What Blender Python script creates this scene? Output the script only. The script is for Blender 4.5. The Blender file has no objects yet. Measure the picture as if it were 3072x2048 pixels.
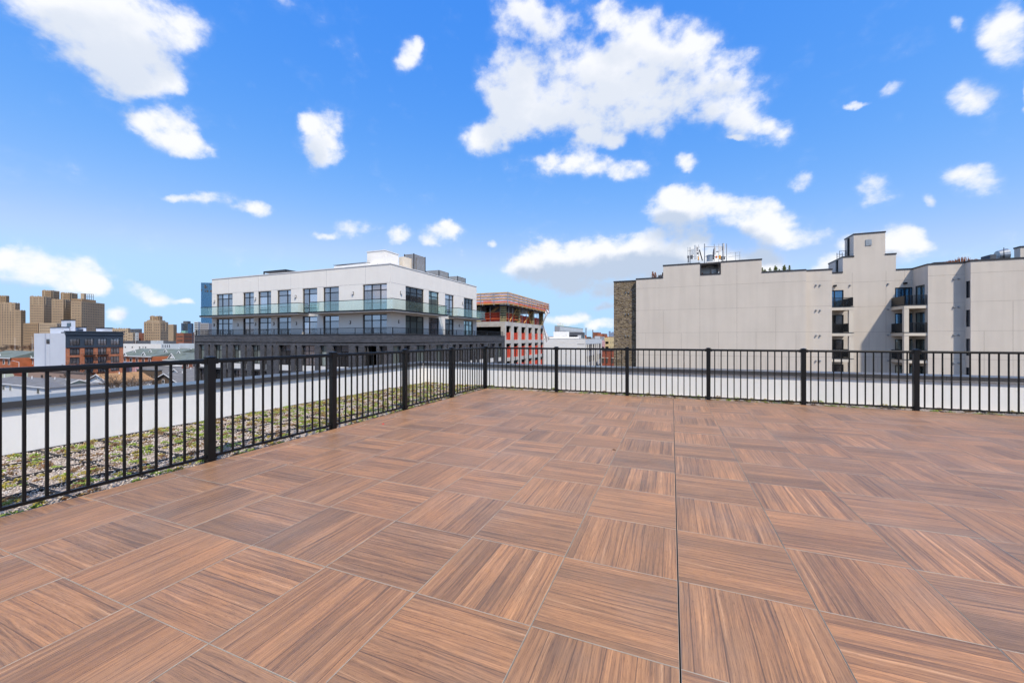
import bpy, bmesh, math, random
import numpy as np
from mathutils import Vector

# ------------------------------------------------------------------ camera
CAM_H, TH, FPX, YHOR, CXP = 1.275, math.radians(22.05), 1183.0, 1017.0, 1536.0
ST, CT = math.sin(TH), math.cos(TH)
scene = bpy.context.scene
col = scene.collection
cd = bpy.data.cameras.new('camera'); cam = bpy.data.objects.new('camera', cd); col.objects.link(cam)
cam.location = (0, 0, CAM_H); cam.rotation_euler = (math.radians(90), 0, TH)
cd.sensor_width = 36.0; cd.lens = FPX / 3072 * 36.0
cd.shift_y = -(1024 - YHOR) / 3072
cd.clip_start = 0.05; cd.clip_end = 20000
scene.camera = cam

# ------------------------------------------------------------------ sun and sky
SUN = Vector((1.0, -1.0, 1.9)).normalized()
sun_el = math.asin(SUN.z); sun_az = math.atan2(SUN.x, SUN.y)
sd = bpy.data.lights.new('sun', 'SUN'); sd.energy = 3.3; sd.angle = math.radians(2.2); sd.color = (1.0, 0.89, 0.74)
so = bpy.data.objects.new('sun', sd); col.objects.link(so)
so.rotation_euler = (-SUN).to_track_quat('-Z', 'Y').to_euler(); so.location = (30, -20, 60)

scene.view_settings.view_transform = 'Standard'; scene.view_settings.look = 'None'
scene.view_settings.exposure = 0.42; scene.view_settings.gamma = 1.0
scene.view_settings.use_curve_mapping = False
scene.cycles.use_denoising = True
scene.cycles.use_adaptive_sampling = True; scene.cycles.adaptive_threshold = 0.02; scene.cycles.adaptive_min_samples = 8
scene.cycles.max_bounces = 6; scene.cycles.diffuse_bounces = 3; scene.cycles.glossy_bounces = 3
scene.cycles.transparent_max_bounces = 12; scene.cycles.transmission_bounces = 4
scene.cycles.sample_clamp_indirect = 6.0
scene.cycles.caustics_reflective = False; scene.cycles.caustics_refractive = False

def px_dir(px, py):
    """photograph pixel (0..3072) -> azimuth and elevation of that direction"""
    u = (px - CXP) / FPX; v = (YHOR - py) / FPX
    x = -ST + u * CT; y = CT + u * ST
    return math.atan2(x, y), math.atan2(v, math.hypot(x, y))

def build_world():
    w = bpy.data.worlds.new('World'); scene.world = w; w.use_nodes = True
    nt = w.node_tree; nt.nodes.clear(); N = nt.nodes; L = nt.links
    def node(t, **k):
        n = N.new(t)
        for a, b in k.items(): setattr(n, a, b)
        return n
    def m(op, a, b=None, c=None, clamp=False):
        n = node('ShaderNodeMath', operation=op, use_clamp=clamp)
        for i, v in enumerate((a, b, c)):
            if v is None: continue
            if isinstance(v, (int, float)): n.inputs[i].default_value = v
            else: L.new(v, n.inputs[i])
        return n.outputs[0]
    def sstep(x, lo, hi):
        n = node('ShaderNodeMapRange', interpolation_type='SMOOTHSTEP'); L.new(x, n.inputs[0])
        n.inputs[1].default_value = lo; n.inputs[2].default_value = hi
        return n.outputs[0]
    def noise(vec, scale, detail, rough):
        n = node('ShaderNodeTexNoise'); n.inputs['Scale'].default_value = scale
        n.inputs['Detail'].default_value = detail; n.inputs['Roughness'].default_value = rough
        L.new(vec, n.inputs['Vector']); return n
    tc = node('ShaderNodeTexCoord'); d = tc.outputs['Generated']
    sep = node('ShaderNodeSeparateXYZ'); L.new(d, sep.inputs[0])
    az = m('ARCTAN2', sep.outputs[0], sep.outputs[1]); el = m('ARCSINE', sep.outputs[2])
    # soft warp of the cloud field, then the finer break-up of its edges
    wn = noise(d, 5.0, 6.0, 0.62); wv = node('ShaderNodeVectorMath', operation='SUBTRACT'); L.new(wn.outputs['Color'], wv.inputs[0]); wv.inputs[1].default_value = (.5, .5, .5)
    ws = node('ShaderNodeVectorMath', operation='SCALE'); L.new(wv.outputs[0], ws.inputs[0]); ws.inputs['Scale'].default_value = 0.075
    cv = node('ShaderNodeCombineXYZ'); L.new(az, cv.inputs[0]); L.new(el, cv.inputs[1])
    V0 = node('ShaderNodeVectorMath', operation='ADD'); L.new(cv.outputs[0], V0.inputs[0]); L.new(ws.outputs[0], V0.inputs[1])
    mp0 = node('ShaderNodeMapping'); mp0.inputs['Scale'].default_value = (1, 1, 1.35); L.new(d, mp0.inputs[0])
    fa = noise(mp0.outputs[0], 7.0, 3.0, 0.5); fb = noise(mp0.outputs[0], 19.0, 8.0, 0.56)
    fbm = m('ADD', m('MULTIPLY', m('SUBTRACT', fa.outputs['Fac'], 0.5), 0.55), m('SUBTRACT', fb.outputs['Fac'], 0.5))
    def vm(op, a, b=None, c=None):
        n = node('ShaderNodeVectorMath', operation=op)
        for i, v in enumerate((a, b, c)):
            if v is None: continue
            if isinstance(v, (tuple, list)): n.inputs[i].default_value = v
            else: L.new(v, n.inputs[i])
        return n.outputs[0]
    def splat(x):
        n = node('ShaderNodeCombineXYZ'); [L.new(x, n.inputs[i]) for i in range(3)]; return n.outputs[0]
    def field(A, B, E):
        """sum of soft ellipses in azimuth and elevation, three at a time"""
        Av, Bv = splat(A), splat(B); acc = None; rows = []
        for (cx, cy, rx, ry, rot) in E:
            px, py = cx * 1.3061, cy * 1.3061; k = 20.0
            a0, e0 = px_dir(px, py); c, s = math.cos(math.radians(rot)), math.sin(math.radians(rot))
            a1, e1 = px_dir(px + k * c, py + k * s); a2, e2 = px_dir(px - k * s, py + k * c)
            GR = 1.45 * 1.3061
            M = np.array([[(a1 - a0) / k * rx * GR, (a2 - a0) / k * ry * GR], [(e1 - e0) / k * rx * GR, (e2 - e0) / k * ry * GR]])
            I = np.linalg.inv(M); rows.append((I[0, 0], I[0, 1], -(I[0, 0] * a0 + I[0, 1] * e0), I[1, 0], I[1, 1], -(I[1, 0] * a0 + I[1, 1] * e0)))
        while len(rows) % 3: rows.append((0, 0, 9, 0, 0, 9))
        for i in range(0, len(rows), 3):
            g = [tuple(float(rows[i + j][q]) for j in range(3)) for q in range(6)]
            U = vm('MULTIPLY_ADD', Bv, g[1], vm('MULTIPLY_ADD', Av, g[0], g[2]))
            W = vm('MULTIPLY_ADD', Bv, g[4], vm('MULTIPLY_ADD', Av, g[3], g[5]))
            R = vm('MULTIPLY_ADD', W, W, vm('MULTIPLY', U, U))
            S = vm('MAXIMUM', vm('MULTIPLY_ADD', R, (-1, -1, -1), (1, 1, 1)), (0, 0, 0))
            acc = vm('MULTIPLY', S, S) if acc is None else vm('MULTIPLY_ADD', S, S, acc)
        n = node('ShaderNodeSeparateXYZ'); L.new(acc, n.inputs[0])
        return m('SUBTRACT', m('MINIMUM', m('SQRT', m('ADD', m('ADD', n.outputs[0], n.outputs[1]), n.outputs[2])), 1.75), 0.52)
    # clouds of the same kind over the rest of the sky, outside what the photograph shows
    oa = m('ABSOLUTE', m('ADD', az, TH)); out = m('MAXIMUM', sstep(oa, 0.97, 1.12), sstep(el, 0.76, 0.9))
    gn = noise(mp0.outputs[0], 2.6, 3.0, 0.55)
    gen = m('MULTIPLY', m('SUBTRACT', gn.outputs['Fac'], 0.545), 7.0)
    gen = m('SUBTRACT', m('MULTIPLY', m('ADD', gen, 1.0), out), 1.0)
    sv = node('ShaderNodeSeparateXYZ'); L.new(V0.outputs[0], sv.inputs[0])
    f1 = m('MAXIMUM', field(sv.outputs[0], sv.outputs[1], CLOUDS), gen)
    D = m('ADD', m('MULTIPLY', f1, 1.15), m('MULTIPLY', fbm, 2.5))
    fb2 = fb
    big = [e for e in CLOUDS if e[2] >= 44]
    f2 = m('MAXIMUM', field(m('ADD', sv.outputs[0], 0.02), m('ADD', sv.outputs[1], 0.045), big), gen)
    D2 = m('ADD', m('MULTIPLY', f2, 1.5), m('MULTIPLY', m('SUBTRACT', fb2.outputs['Fac'], 0.5), 1.3))
    cover = m('ADD', m('MULTIPLY', sstep(D, -0.14, 0.85), 0.88), m('MULTIPLY', sstep(D, -0.5, 0.6), 0.12))
    under = m('MULTIPLY', sstep(D2, -0.05, 1.05), m('ADD', m('MULTIPLY', sstep(el, 0.55, 0.16), 0.55), 0.42))
    sky = node('ShaderNodeTexSky', sky_type='NISHITA'); sky.sun_disc = False
    sky.sun_elevation = sun_el; sky.sun_rotation = sun_az; sky.altitude = 20; sky.air_density = 0.7
    sky.dust_density = 0.0; sky.ozone_density = 6.0
    sc_ = node('ShaderNodeSeparateColor'); L.new(sky.outputs[0], sc_.inputs[0]); hs = node('ShaderNodeCombineColor')
    for i, (g, lo, ref, top) in enumerate(SKY_GRADE):      # film-like grade of the clear sky: deeper blue, softer horizon
        L.new(m('MULTIPLY', m('SMOOTH_MIN', m('MULTIPLY', m('POWER', m('MULTIPLY', sc_.outputs[i], SKY_STRENGTH / ref), g), lo), top, 0.12), 1.0 / SKY_STRENGTH), hs.inputs[i])
    cc = node('ShaderNodeMix', data_type='RGBA'); L.new(under, cc.inputs[0])
    cc.inputs[6].default_value = CLOUD_LIT; cc.inputs[7].default_value = CLOUD_UNDER
    mx = node('ShaderNodeMix', data_type='RGBA'); L.new(m('MULTIPLY', cover, 0.96), mx.inputs[0]); L.new(hs.outputs[0], mx.inputs[6]); L.new(cc.outputs[2], mx.inputs[7])
    bg = node('ShaderNodeBackground'); bg.inputs['Strength'].default_value = SKY_STRENGTH; L.new(mx.outputs[2], bg.inputs[0])
    ou = node('ShaderNodeOutputWorld'); L.new(bg.outputs[0], ou.inputs[0])
    w.cycles.sampling_method = 'MANUAL'; w.cycles.sample_map_resolution = 512

SKY_STRENGTH = 0.12
SKY_GRADE = ((1.65, 0.058, 0.061, 0.36), (0.72, 0.232, 0.12, 0.56), (0.14, 0.69, 0.266, 0.84))
CLOUD_LIT = (6.3, 6.35, 6.5, 1); CLOUD_UNDER = (3.3, 3.95, 5.0, 1)
# clouds: centre, half axes and tilt in the photograph, turned into directions in the sky
CLOUDS = [
 (270,60,165,100,0),(140,20,140,55,0),(330,140,105,80,0),(210,120,100,60,0),(415,80,60,55,0),(385,190,42,28,0),(300,195,60,38,0),
 (372,305,82,44,25),(425,338,52,30,10),(330,285,45,28,0),
 (735,305,44,55,30),(752,348,42,32,0),(705,278,24,22,0),
 (932,125,26,42,35),(955,95,10,22,10),
 (500,472,80,19,6),(590,485,42,17,0),(452,466,40,14,0),(395,460,24,9,0),
 (815,524,50,27,0),(748,537,30,10,0),(1005,538,46,22,-8),(918,536,28,17,0),(1025,521,24,19,0),(1125,558,12,9,0),
 (1230,70,95,110,0),(1170,185,62,72,0),(1250,245,110,70,0),(1140,312,72,36,-10),(1195,268,66,48,20),(1430,255,150,62,0),(1500,150,150,92,0),(1560,100,95,52,0),
 (1640,205,120,72,0),(1710,270,75,48,20),(1790,305,40,34,30),(1375,190,110,100,0),(1430,30,80,36,10),(1700,130,52,22,-12),(1345,322,42,26,0),
 (1310,380,72,34,4),(1420,397,66,26,6),(1400,330,36,18,0),(1585,374,26,20,0),(1702,322,18,8,0),
 (1640,480,140,38,8),(1560,500,74,38,0),(1740,505,110,40,10),(1805,532,80,26,5),(1550,460,46,22,0),
 (1830,420,30,19,-10),(2010,434,50,36,20),(2220,420,64,36,15),(2132,467,17,12,0),
 (2310,95,52,66,0),(2338,30,36,40,0),(2208,70,24,14,0),(2225,222,58,36,-25),(2040,212,40,14,-30),(1960,246,24,8,0),(2348,225,14,40,0),
 (1300,600,135,46,0),(1400,604,200,50,0),(1240,612,80,34,0),(1650,612,150,38,0),(1480,592,160,50,0),(1610,592,130,42,0),(1750,590,56,28,0),(1330,648,140,32,8),(1560,556,95,32,0),(1420,670,60,16,0),
 (2055,572,70,50,10),(2095,545,46,26,20),(1905,600,46,28,-25),(2110,572,38,16,0),(1960,550,48,18,0),
 (60,612,80,40,5),(150,635,86,34,15),(18,592,40,24,0),(215,662,40,16,15),(355,682,58,20,15),(430,698,24,8,0),(268,722,26,18,0),
 (1300,728,48,14,0),(1382,704,28,10,0),(1378,748,38,13,0)]
build_world()

# ------------------------------------------------------------------ photograph pixel -> place, on a plane that the thing touches
def on_z(px, py, z=0.0):
    d = (CAM_H - z) * FPX / (py - YHOR); l = (px - CXP) / FPX * d
    return -d * ST + l * CT, d * CT + l * ST
def X_at(px, Y): u = (px - CXP) / FPX; return Y * (-ST + u * CT) / (CT + u * ST)
def Y_at(px, X): u = (px - CXP) / FPX; return X * (CT + u * ST) / (-ST + u * CT)
def Z_at(X, Y, py): return CAM_H + (YHOR - py) / FPX * (-X * ST + Y * CT)
def at_depth(px, d): u = (px - CXP) / FPX; return d * (-ST + u * CT), d * (CT + u * ST)
def z_d(py, d): return CAM_H + (YHOR - py) / FPX * d
GROUND = -18.5

# ------------------------------------------------------------------ materials
MATS = {}
def new_mat(name):
    m = bpy.data.materials.new(name); m.use_nodes = True
    nt = m.node_tree; b = nt.nodes['Principled BSDF']; MATS[name] = m
    return m, nt, b
def nd(nt, t, ins=None, **k):
    n = nt.nodes.new(t)
    for a, b in k.items(): setattr(n, a, b)
    for a, b in (ins or {}).items():
        if isinstance(b, bpy.types.NodeSocket): nt.links.new(b, n.inputs[a])
        else: n.inputs[a].default_value = b
    return n
def c4(c): return (c[0], c[1], c[2], 1.0)
def ramp(nt, fac, stops, interp='LINEAR'):
    r = nd(nt, 'ShaderNodeValToRGB', {0: fac}); e = r.color_ramp.elements; r.color_ramp.interpolation = interp
    while len(e) < len(stops): e.new(0.5)
    for q, (p, c) in zip(e, stops): q.position = p; q.color = c4(c)
    return r.outputs[0]
def mixc(nt, fac, a, b, mode='MIX'):
    n = nd(nt, 'ShaderNodeMix', data_type='RGBA', blend_type=mode)
    for i, v in ((0, fac), (6, a), (7, b)):
        if isinstance(v, bpy.types.NodeSocket): nt.links.new(v, n.inputs[i])
        else: n.inputs[i].default_value = v if i == 0 else c4(v)
    return n.outputs[2]
def mth(nt, op, a, b=0.0, c=0.0):
    n = nt.nodes.new('ShaderNodeMath'); n.operation = op
    for i, v in enumerate((a, b, c)):
        if isinstance(v, bpy.types.NodeSocket): nt.links.new(v, n.inputs[i])
        else: n.inputs[i].default_value = v
    return n.outputs[0]
def bump(nt, b, h, strength, dist):
    n = nd(nt, 'ShaderNodeBump', {'Height': h, 'Strength': strength, 'Distance': dist}); nt.links.new(n.outputs[0], b.inputs['Normal'])

def plain(name, c, rough=0.6, metal=0.0, var=0.12, scale=1.5, spec=0.5, grain=0.0, gscale=60.0, obj_var=0.0):
    """one colour with cloudy wear, an optional fine grain and a per-object shade"""
    m, nt, b = new_mat(name)
    tc = nd(nt, 'ShaderNodeTexCoord').outputs['Object']
    n = nd(nt, 'ShaderNodeTexNoise', {'Vector': tc, 'Scale': scale, 'Detail': 5.0, 'Roughness': 0.6})
    lo = [max(0, v * (1 - var)) for v in c]; hi = [min(1, v * (1 + var * 0.7)) for v in c]
    cc = ramp(nt, n.outputs['Fac'], [(0.3, lo), (0.7, hi)])
    if obj_var:
        oi = nd(nt, 'ShaderNodeObjectInfo').outputs['Random']
        cc = mixc(nt, 1.0, cc, ramp(nt, oi, [(0, [1 - obj_var] * 3), (1, [1 + obj_var] * 3)]), 'MULTIPLY')
    nt.links.new(cc, b.inputs['Base Color'])
    b.inputs['Roughness'].default_value = rough; b.inputs['Metallic'].default_value = metal; b.inputs['Specular IOR Level'].default_value = spec
    if grain:
        g = nd(nt, 'ShaderNodeTexNoise', {'Vector': tc, 'Scale': gscale, 'Detail': 3.0})
        bump(nt, b, g.outputs['Fac'], 0.35, grain)
    return m

plain('black_paint', (0.006, 0.006, 0.0065), 0.38, 0, 0.25, 4.0, 0.3, 0.0006, 400)
plain('coping_metal', (0.045, 0.046, 0.050), 0.30, 0.0, 0.15, 1.2, 0.9)
plain('coping_dark', (0.035, 0.034, 0.038), 0.45, 0.0, 0.2, 1.0)
plain('dark_frame', (0.012, 0.013, 0.016), 0.45, spec=0.35)
plain('white_metal', (0.72, 0.72, 0.72), 0.4)
plain('galvanised', (0.38, 0.40, 0.42), 0.42, 0.7, 0.2, 2.0)
plain('tray_plastic', (0.018, 0.018, 0.019), 0.5)
plain('roof_membrane', (0.06, 0.06, 0.06), 0.9)
plain('concrete', (0.54, 0.525, 0.505), 0.85, 0, 0.2, 0.6, grain=0.004, gscale=12)
plain('concrete_warm', (0.50, 0.46, 0.40), 0.85, 0, 0.22, 0.6)
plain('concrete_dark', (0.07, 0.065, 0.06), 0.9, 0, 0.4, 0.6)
plain('timber', (0.62, 0.34, 0.11), 0.75, 0, 0.25, 1.2, obj_var=0.15)
plain('timber_yellow', (0.62, 0.50, 0.22), 0.75, 0, 0.25, 1.2)
plain('guard_orange', (0.80, 0.16, 0.04), 0.7, 0, 0.3, 0.8)
plain('tarp_white', (0.72, 0.73, 0.75), 0.6, 0, 0.12, 0.8)
plain('roof_grey', (0.16, 0.16, 0.165), 0.9, 0, 0.3, 0.8, grain=0.01, gscale=6)
plain('roof_brown', (0.36, 0.20, 0.09), 0.9, 0, 0.25, 0.8, grain=0.01, gscale=6)
plain('roof_green', (0.14, 0.17, 0.155), 0.9, 0, 0.2, 0.3)
plain('roof_white', (0.75, 0.75, 0.74), 0.7, 0, 0.08, 0.2)
plain('siding_white', (0.72, 0.73, 0.74), 0.7, 0, 0.06, 0.5)
plain('siding_green', (0.48, 0.52, 0.42), 0.7, 0, 0.06, 0.5)
plain('siding_blue', (0.64, 0.67, 0.71), 0.7, 0, 0.06, 0.5)
plain('panel_white', (0.60, 0.64, 0.72), 0.55, 0, 0.04, 0.2)
plain('panel_grey_blue', (0.42, 0.46, 0.56), 0.55, 0, 0.04, 0.2)
plain('panel_navy', (0.035, 0.05, 0.075), 0.45, 0, 0.12, 0.3)
plain('tan_brick', (0.37, 0.275, 0.185), 0.9, 0, 0.18, 0.03)
plain('tan_brick_light', (0.43, 0.335, 0.235), 0.9, 0, 0.15, 0.03)
plain('tan_brick_deep', (0.31, 0.215, 0.13), 0.9, 0, 0.15, 0.03)
plain('far_window', (0.085, 0.07, 0.06), 0.5)
plain('tower_blue', (0.07, 0.19, 0.34), 0.5, 0, 0.1, 0.01)
plain('brick_orange', (0.42, 0.13, 0.055), 0.9, 0, 0.2, 0.6)
plain('brick_red', (0.30, 0.085, 0.05), 0.9, 0, 0.25, 0.3)
plain('brick_far_red', (0.26, 0.10, 0.06), 0.9, 0, 0.2, 0.05)
plain('yellow_brick', (0.66, 0.52, 0.27), 0.9, 0, 0.1, 0.1)
plain('white_wall', (0.80, 0.79, 0.76), 0.8, 0, 0.05, 0.3)
plain('grey_wall', (0.32, 0.33, 0.36), 0.8, 0, 0.1, 0.2)
plain('pale_wall', (0.55, 0.60, 0.64), 0.8, 0, 0.08, 0.1)
plain('slate_wall', (0.10, 0.11, 0.13), 0.8, 0, 0.2, 0.1)
plain('bark', (0.11, 0.085, 0.07), 0.9, 0, 0.3, 6.0)
plain('bark_pale', (0.20, 0.15, 0.11), 0.9, 0, 0.3, 6.0)
plain('dry_twigs', (0.20, 0.11, 0.065), 0.9, 0, 0.3, 3.0)
plain('conifer_green', (0.10, 0.13, 0.03), 0.8, 0, 0.5, 6.0)
plain('conifer_brown', (0.26, 0.085, 0.03), 0.8, 0, 0.4, 6.0)
plain('orange_box', (0.80, 0.36, 0.03), 0.6)
plain('louver', (0.20, 0.17, 0.14), 0.6, 0, 0.2, 1.0)
plain('asphalt', (0.05, 0.05, 0.052), 0.9, 0, 0.25, 0.05)
plain('red_plastic', (0.70, 0.02, 0.02), 0.4)
plain('dry_leaf', (0.12, 0.06, 0.03), 0.8)
plain('copper_green', (0.20, 0.42, 0.36), 0.7)
plain('pink_wall', (0.62, 0.36, 0.38), 0.8, 0, 0.35, 0.9)
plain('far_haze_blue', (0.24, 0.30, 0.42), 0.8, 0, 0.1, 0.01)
plain('soil_brown', (0.13, 0.09, 0.06), 0.95, 0, 0.35, 0.05)
plain('curtain', (0.45, 0.47, 0.46), 0.8, 0, 0.1, 2.0)

def stucco(name, c, var=0.05, streak=0.05):
    m, nt, b = new_mat(name)
    tc = nd(nt, 'ShaderNodeTexCoord').outputs['Object']
    n = nd(nt, 'ShaderNodeTexNoise', {'Vector': tc, 'Scale': 0.35, 'Detail': 6.0, 'Roughness': 0.6})
    mp = nd(nt, 'ShaderNodeMapping', {'Vector': tc, 'Scale': (1.6, 1.6, 0.12)})
    s = nd(nt, 'ShaderNodeTexNoise', {'Vector': mp.outputs[0], 'Scale': 1.0, 'Detail': 4.0})
    a = ramp(nt, n.outputs['Fac'], [(0.3, [v * (1 - var) for v in c]), (0.7, [min(1, v * (1 + var)) for v in c])])
    a = mixc(nt, 1.0, a, ramp(nt, s.outputs['Fac'], [(0.35, [1 - streak] * 3), (0.6, [1.0] * 3)]), 'MULTIPLY')
    nt.links.new(a, b.inputs['Base Color']); b.inputs['Roughness'].default_value = 0.9; b.inputs['Specular IOR Level'].default_value = 0.2
    g = nd(nt, 'ShaderNodeTexNoise', {'Vector': tc, 'Scale': 45.0, 'Detail': 2.0})
    bump(nt, b, g.outputs['Fac'], 0.25, 0.006)
stucco('stucco_white', (0.82, 0.80, 0.765), 0.025, 0.03)
stucco('stucco_beige', (0.655, 0.595, 0.525), 0.04, 0.055)
stucco('stucco_joint', (0.45, 0.40, 0.35), 0.03, 0.035)
stucco('stucco_parapet', (0.86, 0.855, 0.84), 0.035, 0.06)
stucco('stucco_cream', (0.70, 0.63, 0.53), 0.05, 0.06)

def brick_mat(name, c1, c2, mortar, w, h, msize=0.012, rough=0.85, bumpd=0.01):
    m, nt, b = new_mat(name)
    tc = nd(nt, 'ShaderNodeTexCoord').outputs['UV']
    br = nd(nt, 'ShaderNodeTexBrick', {'Vector': tc, 'Color1': c4(c1), 'Color2': c4(c2), 'Mortar': c4(mortar), 'Scale': 1.0, 'Mortar Size': msize, 'Mortar Smooth': 0.1, 'Bias': 0.0, 'Brick Width': w, 'Row Height': h})
    n = nd(nt, 'ShaderNodeTexNoise', {'Vector': tc, 'Scale': 0.5, 'Detail': 6.0, 'Roughness': 0.65})
    a = mixc(nt, 1.0, br.outputs['Color'], ramp(nt, n.outputs['Fac'], [(0.3, [0.72] * 3), (0.7, [1.15] * 3)]), 'MULTIPLY')
    nt.links.new(a, b.inputs['Base Color']); b.inputs['Roughness'].default_value = rough
    bump(nt, b, br.outputs['Fac'], -0.6, bumpd)
brick_mat('dark_brick', (0.052, 0.055, 0.066), (0.105, 0.105, 0.118), (0.03, 0.03, 0.033), 0.30, 0.075, 0.008, 0.6)
brick_mat('orange_brick', (0.36, 0.095, 0.035), (0.52, 0.17, 0.07), (0.36, 0.25, 0.2), 0.25, 0.08, 0.008)
def ledge_stone():
    m, nt, b = new_mat('ledge_stone')
    tc = nd(nt, 'ShaderNodeTexCoord').outputs['UV']
    w = nd(nt, 'ShaderNodeTexNoise', {'Vector': tc, 'Scale': 2.2, 'Detail': 3.0})
    wv = nd(nt, 'ShaderNodeVectorMath', {0: tc, 1: w.outputs['Color'], 2: (0.25, 0.06, 0)}, operation='MULTIPLY_ADD')
    wv2 = nd(nt, 'ShaderNodeVectorMath', {0: w.outputs['Color'], 1: (0.25, 0.05, 0.0), 2: tc}, operation='MULTIPLY_ADD')
    br = nd(nt, 'ShaderNodeTexBrick', {'Vector': wv2.outputs[0], 'Color1': (0, 0, 0, 1), 'Color2': (1, 1, 1, 1), 'Mortar': (0, 0, 0, 1), 'Scale': 1.0, 'Mortar Size': 0.010, 'Brick Width': 0.30, 'Row Height': 0.075}, offset=0.37)
    vo = nd(nt, 'ShaderNodeTexVoronoi', {'Vector': nd(nt, 'ShaderNodeMapping', {'Vector': wv2.outputs[0], 'Scale': (3.4, 13.0, 1.0)}).outputs[0], 'Scale': 1.0})
    a = ramp(nt, nd(nt, 'ShaderNodeSeparateColor', {0: vo.outputs['Color']}).outputs[0], [(0.0, (0.08, 0.065, 0.055)), (0.3, (0.27, 0.205, 0.125)), (0.6, (0.42, 0.325, 0.20)), (0.8, (0.28, 0.235, 0.21)), (1.0, (0.56, 0.46, 0.31))])
    dk = ramp(nt, br.outputs['Fac'], [(0.0, (1, 1, 1)), (1.0, (0.35, 0.33, 0.3))])
    nt.links.new(mixc(nt, 1.0, a, dk, 'MULTIPLY'), b.inputs['Base Color']); b.inputs['Roughness'].default_value = 0.9
    bump(nt, b, mth(nt, 'SUBTRACT', vo.outputs['Distance'], br.outputs['Fac']), 0.9, 0.05)
ledge_stone()

def glass_pane(name, tint, metal, rough=0.03, var=0.5):
    """window glazing seen from outside by day: dark room behind, sky in the surface"""
    m, nt, b = new_mat(name)
    oi = nd(nt, 'ShaderNodeObjectInfo').outputs['Random']
    nt.links.new(ramp(nt, oi, [(0, [v * (1 - var) for v in tint]), (0.75, tint), (1, [min(1, v * (1 + var * 1.4)) for v in tint])]), b.inputs['Base Color'])
    b.inputs['Metallic'].default_value = metal; b.inputs['Roughness'].default_value = rough; b.inputs['IOR'].default_value = 1.6
    n = nd(nt, 'ShaderNodeTexNoise', {'Vector': nd(nt, 'ShaderNodeTexCoord').outputs['Object'], 'Scale': 0.7})
    bump(nt, b, n.outputs['Fac'], 0.08, 0.02)
glass_pane('glass_violet', (0.44, 0.42, 0.45), 0.8, 0.05, 0.35)
glass_pane('glass_dark', (0.12, 0.125, 0.14), 0.65, 0.05, 0.6)
glass_pane('glass_teal', (0.36, 0.43, 0.42), 0.65)
glass_pane('glass_blue', (0.09, 0.21, 0.36), 0.75, 0.06, 0.15)
def clear_glass():
    m = bpy.data.materials.new('balustrade_glass'); m.use_nodes = True; MATS['balustrade_glass'] = m
    nt = m.node_tree; nt.nodes.clear()
    t = nd(nt, 'ShaderNodeBsdfTransparent', {'Color': (0.89, 0.955, 0.94, 1)}); g = nd(nt, 'ShaderNodeBsdfGlossy', {'Color': (0.8, 0.95, 0.92, 1), 'Roughness': 0.02})
    df = nd(nt, 'ShaderNodeBsdfDiffuse', {'Color': (0.5, 0.66, 0.62, 1)})
    m0 = nd(nt, 'ShaderNodeMixShader', {0: 0.045, 1: t.outputs[0], 2: df.outputs[0]})
    fr = nd(nt, 'ShaderNodeFresnel', {'IOR': 1.5})
    mx = nd(nt, 'ShaderNodeMixShader', {0: 0.07, 1: m0.outputs[0], 2: g.outputs[0]})
    o = nd(nt, 'ShaderNodeOutputMaterial', {0: mx.outputs[0]})
clear_glass()
def netting(name, c, alpha):
    m, nt, b = new_mat(name)
    tc = nd(nt, 'ShaderNodeTexCoord').outputs['Object']
    n = nd(nt, 'ShaderNodeTexNoise', {'Vector': tc, 'Scale': 1.3, 'Detail': 4.0})
    nt.links.new(ramp(nt, n.outputs['Fac'], [(0.3, [v * 0.6 for v in c]), (0.7, c)]), b.inputs['Base Color'])
    b.inputs['Roughness'].default_value = 0.8; b.inputs['Alpha'].default_value = alpha
netting('net_orange', (0.76, 0.075, 0.03), 0.94)
netting('net_pale', (0.82, 0.55, 0.60), 0.5)

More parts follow.
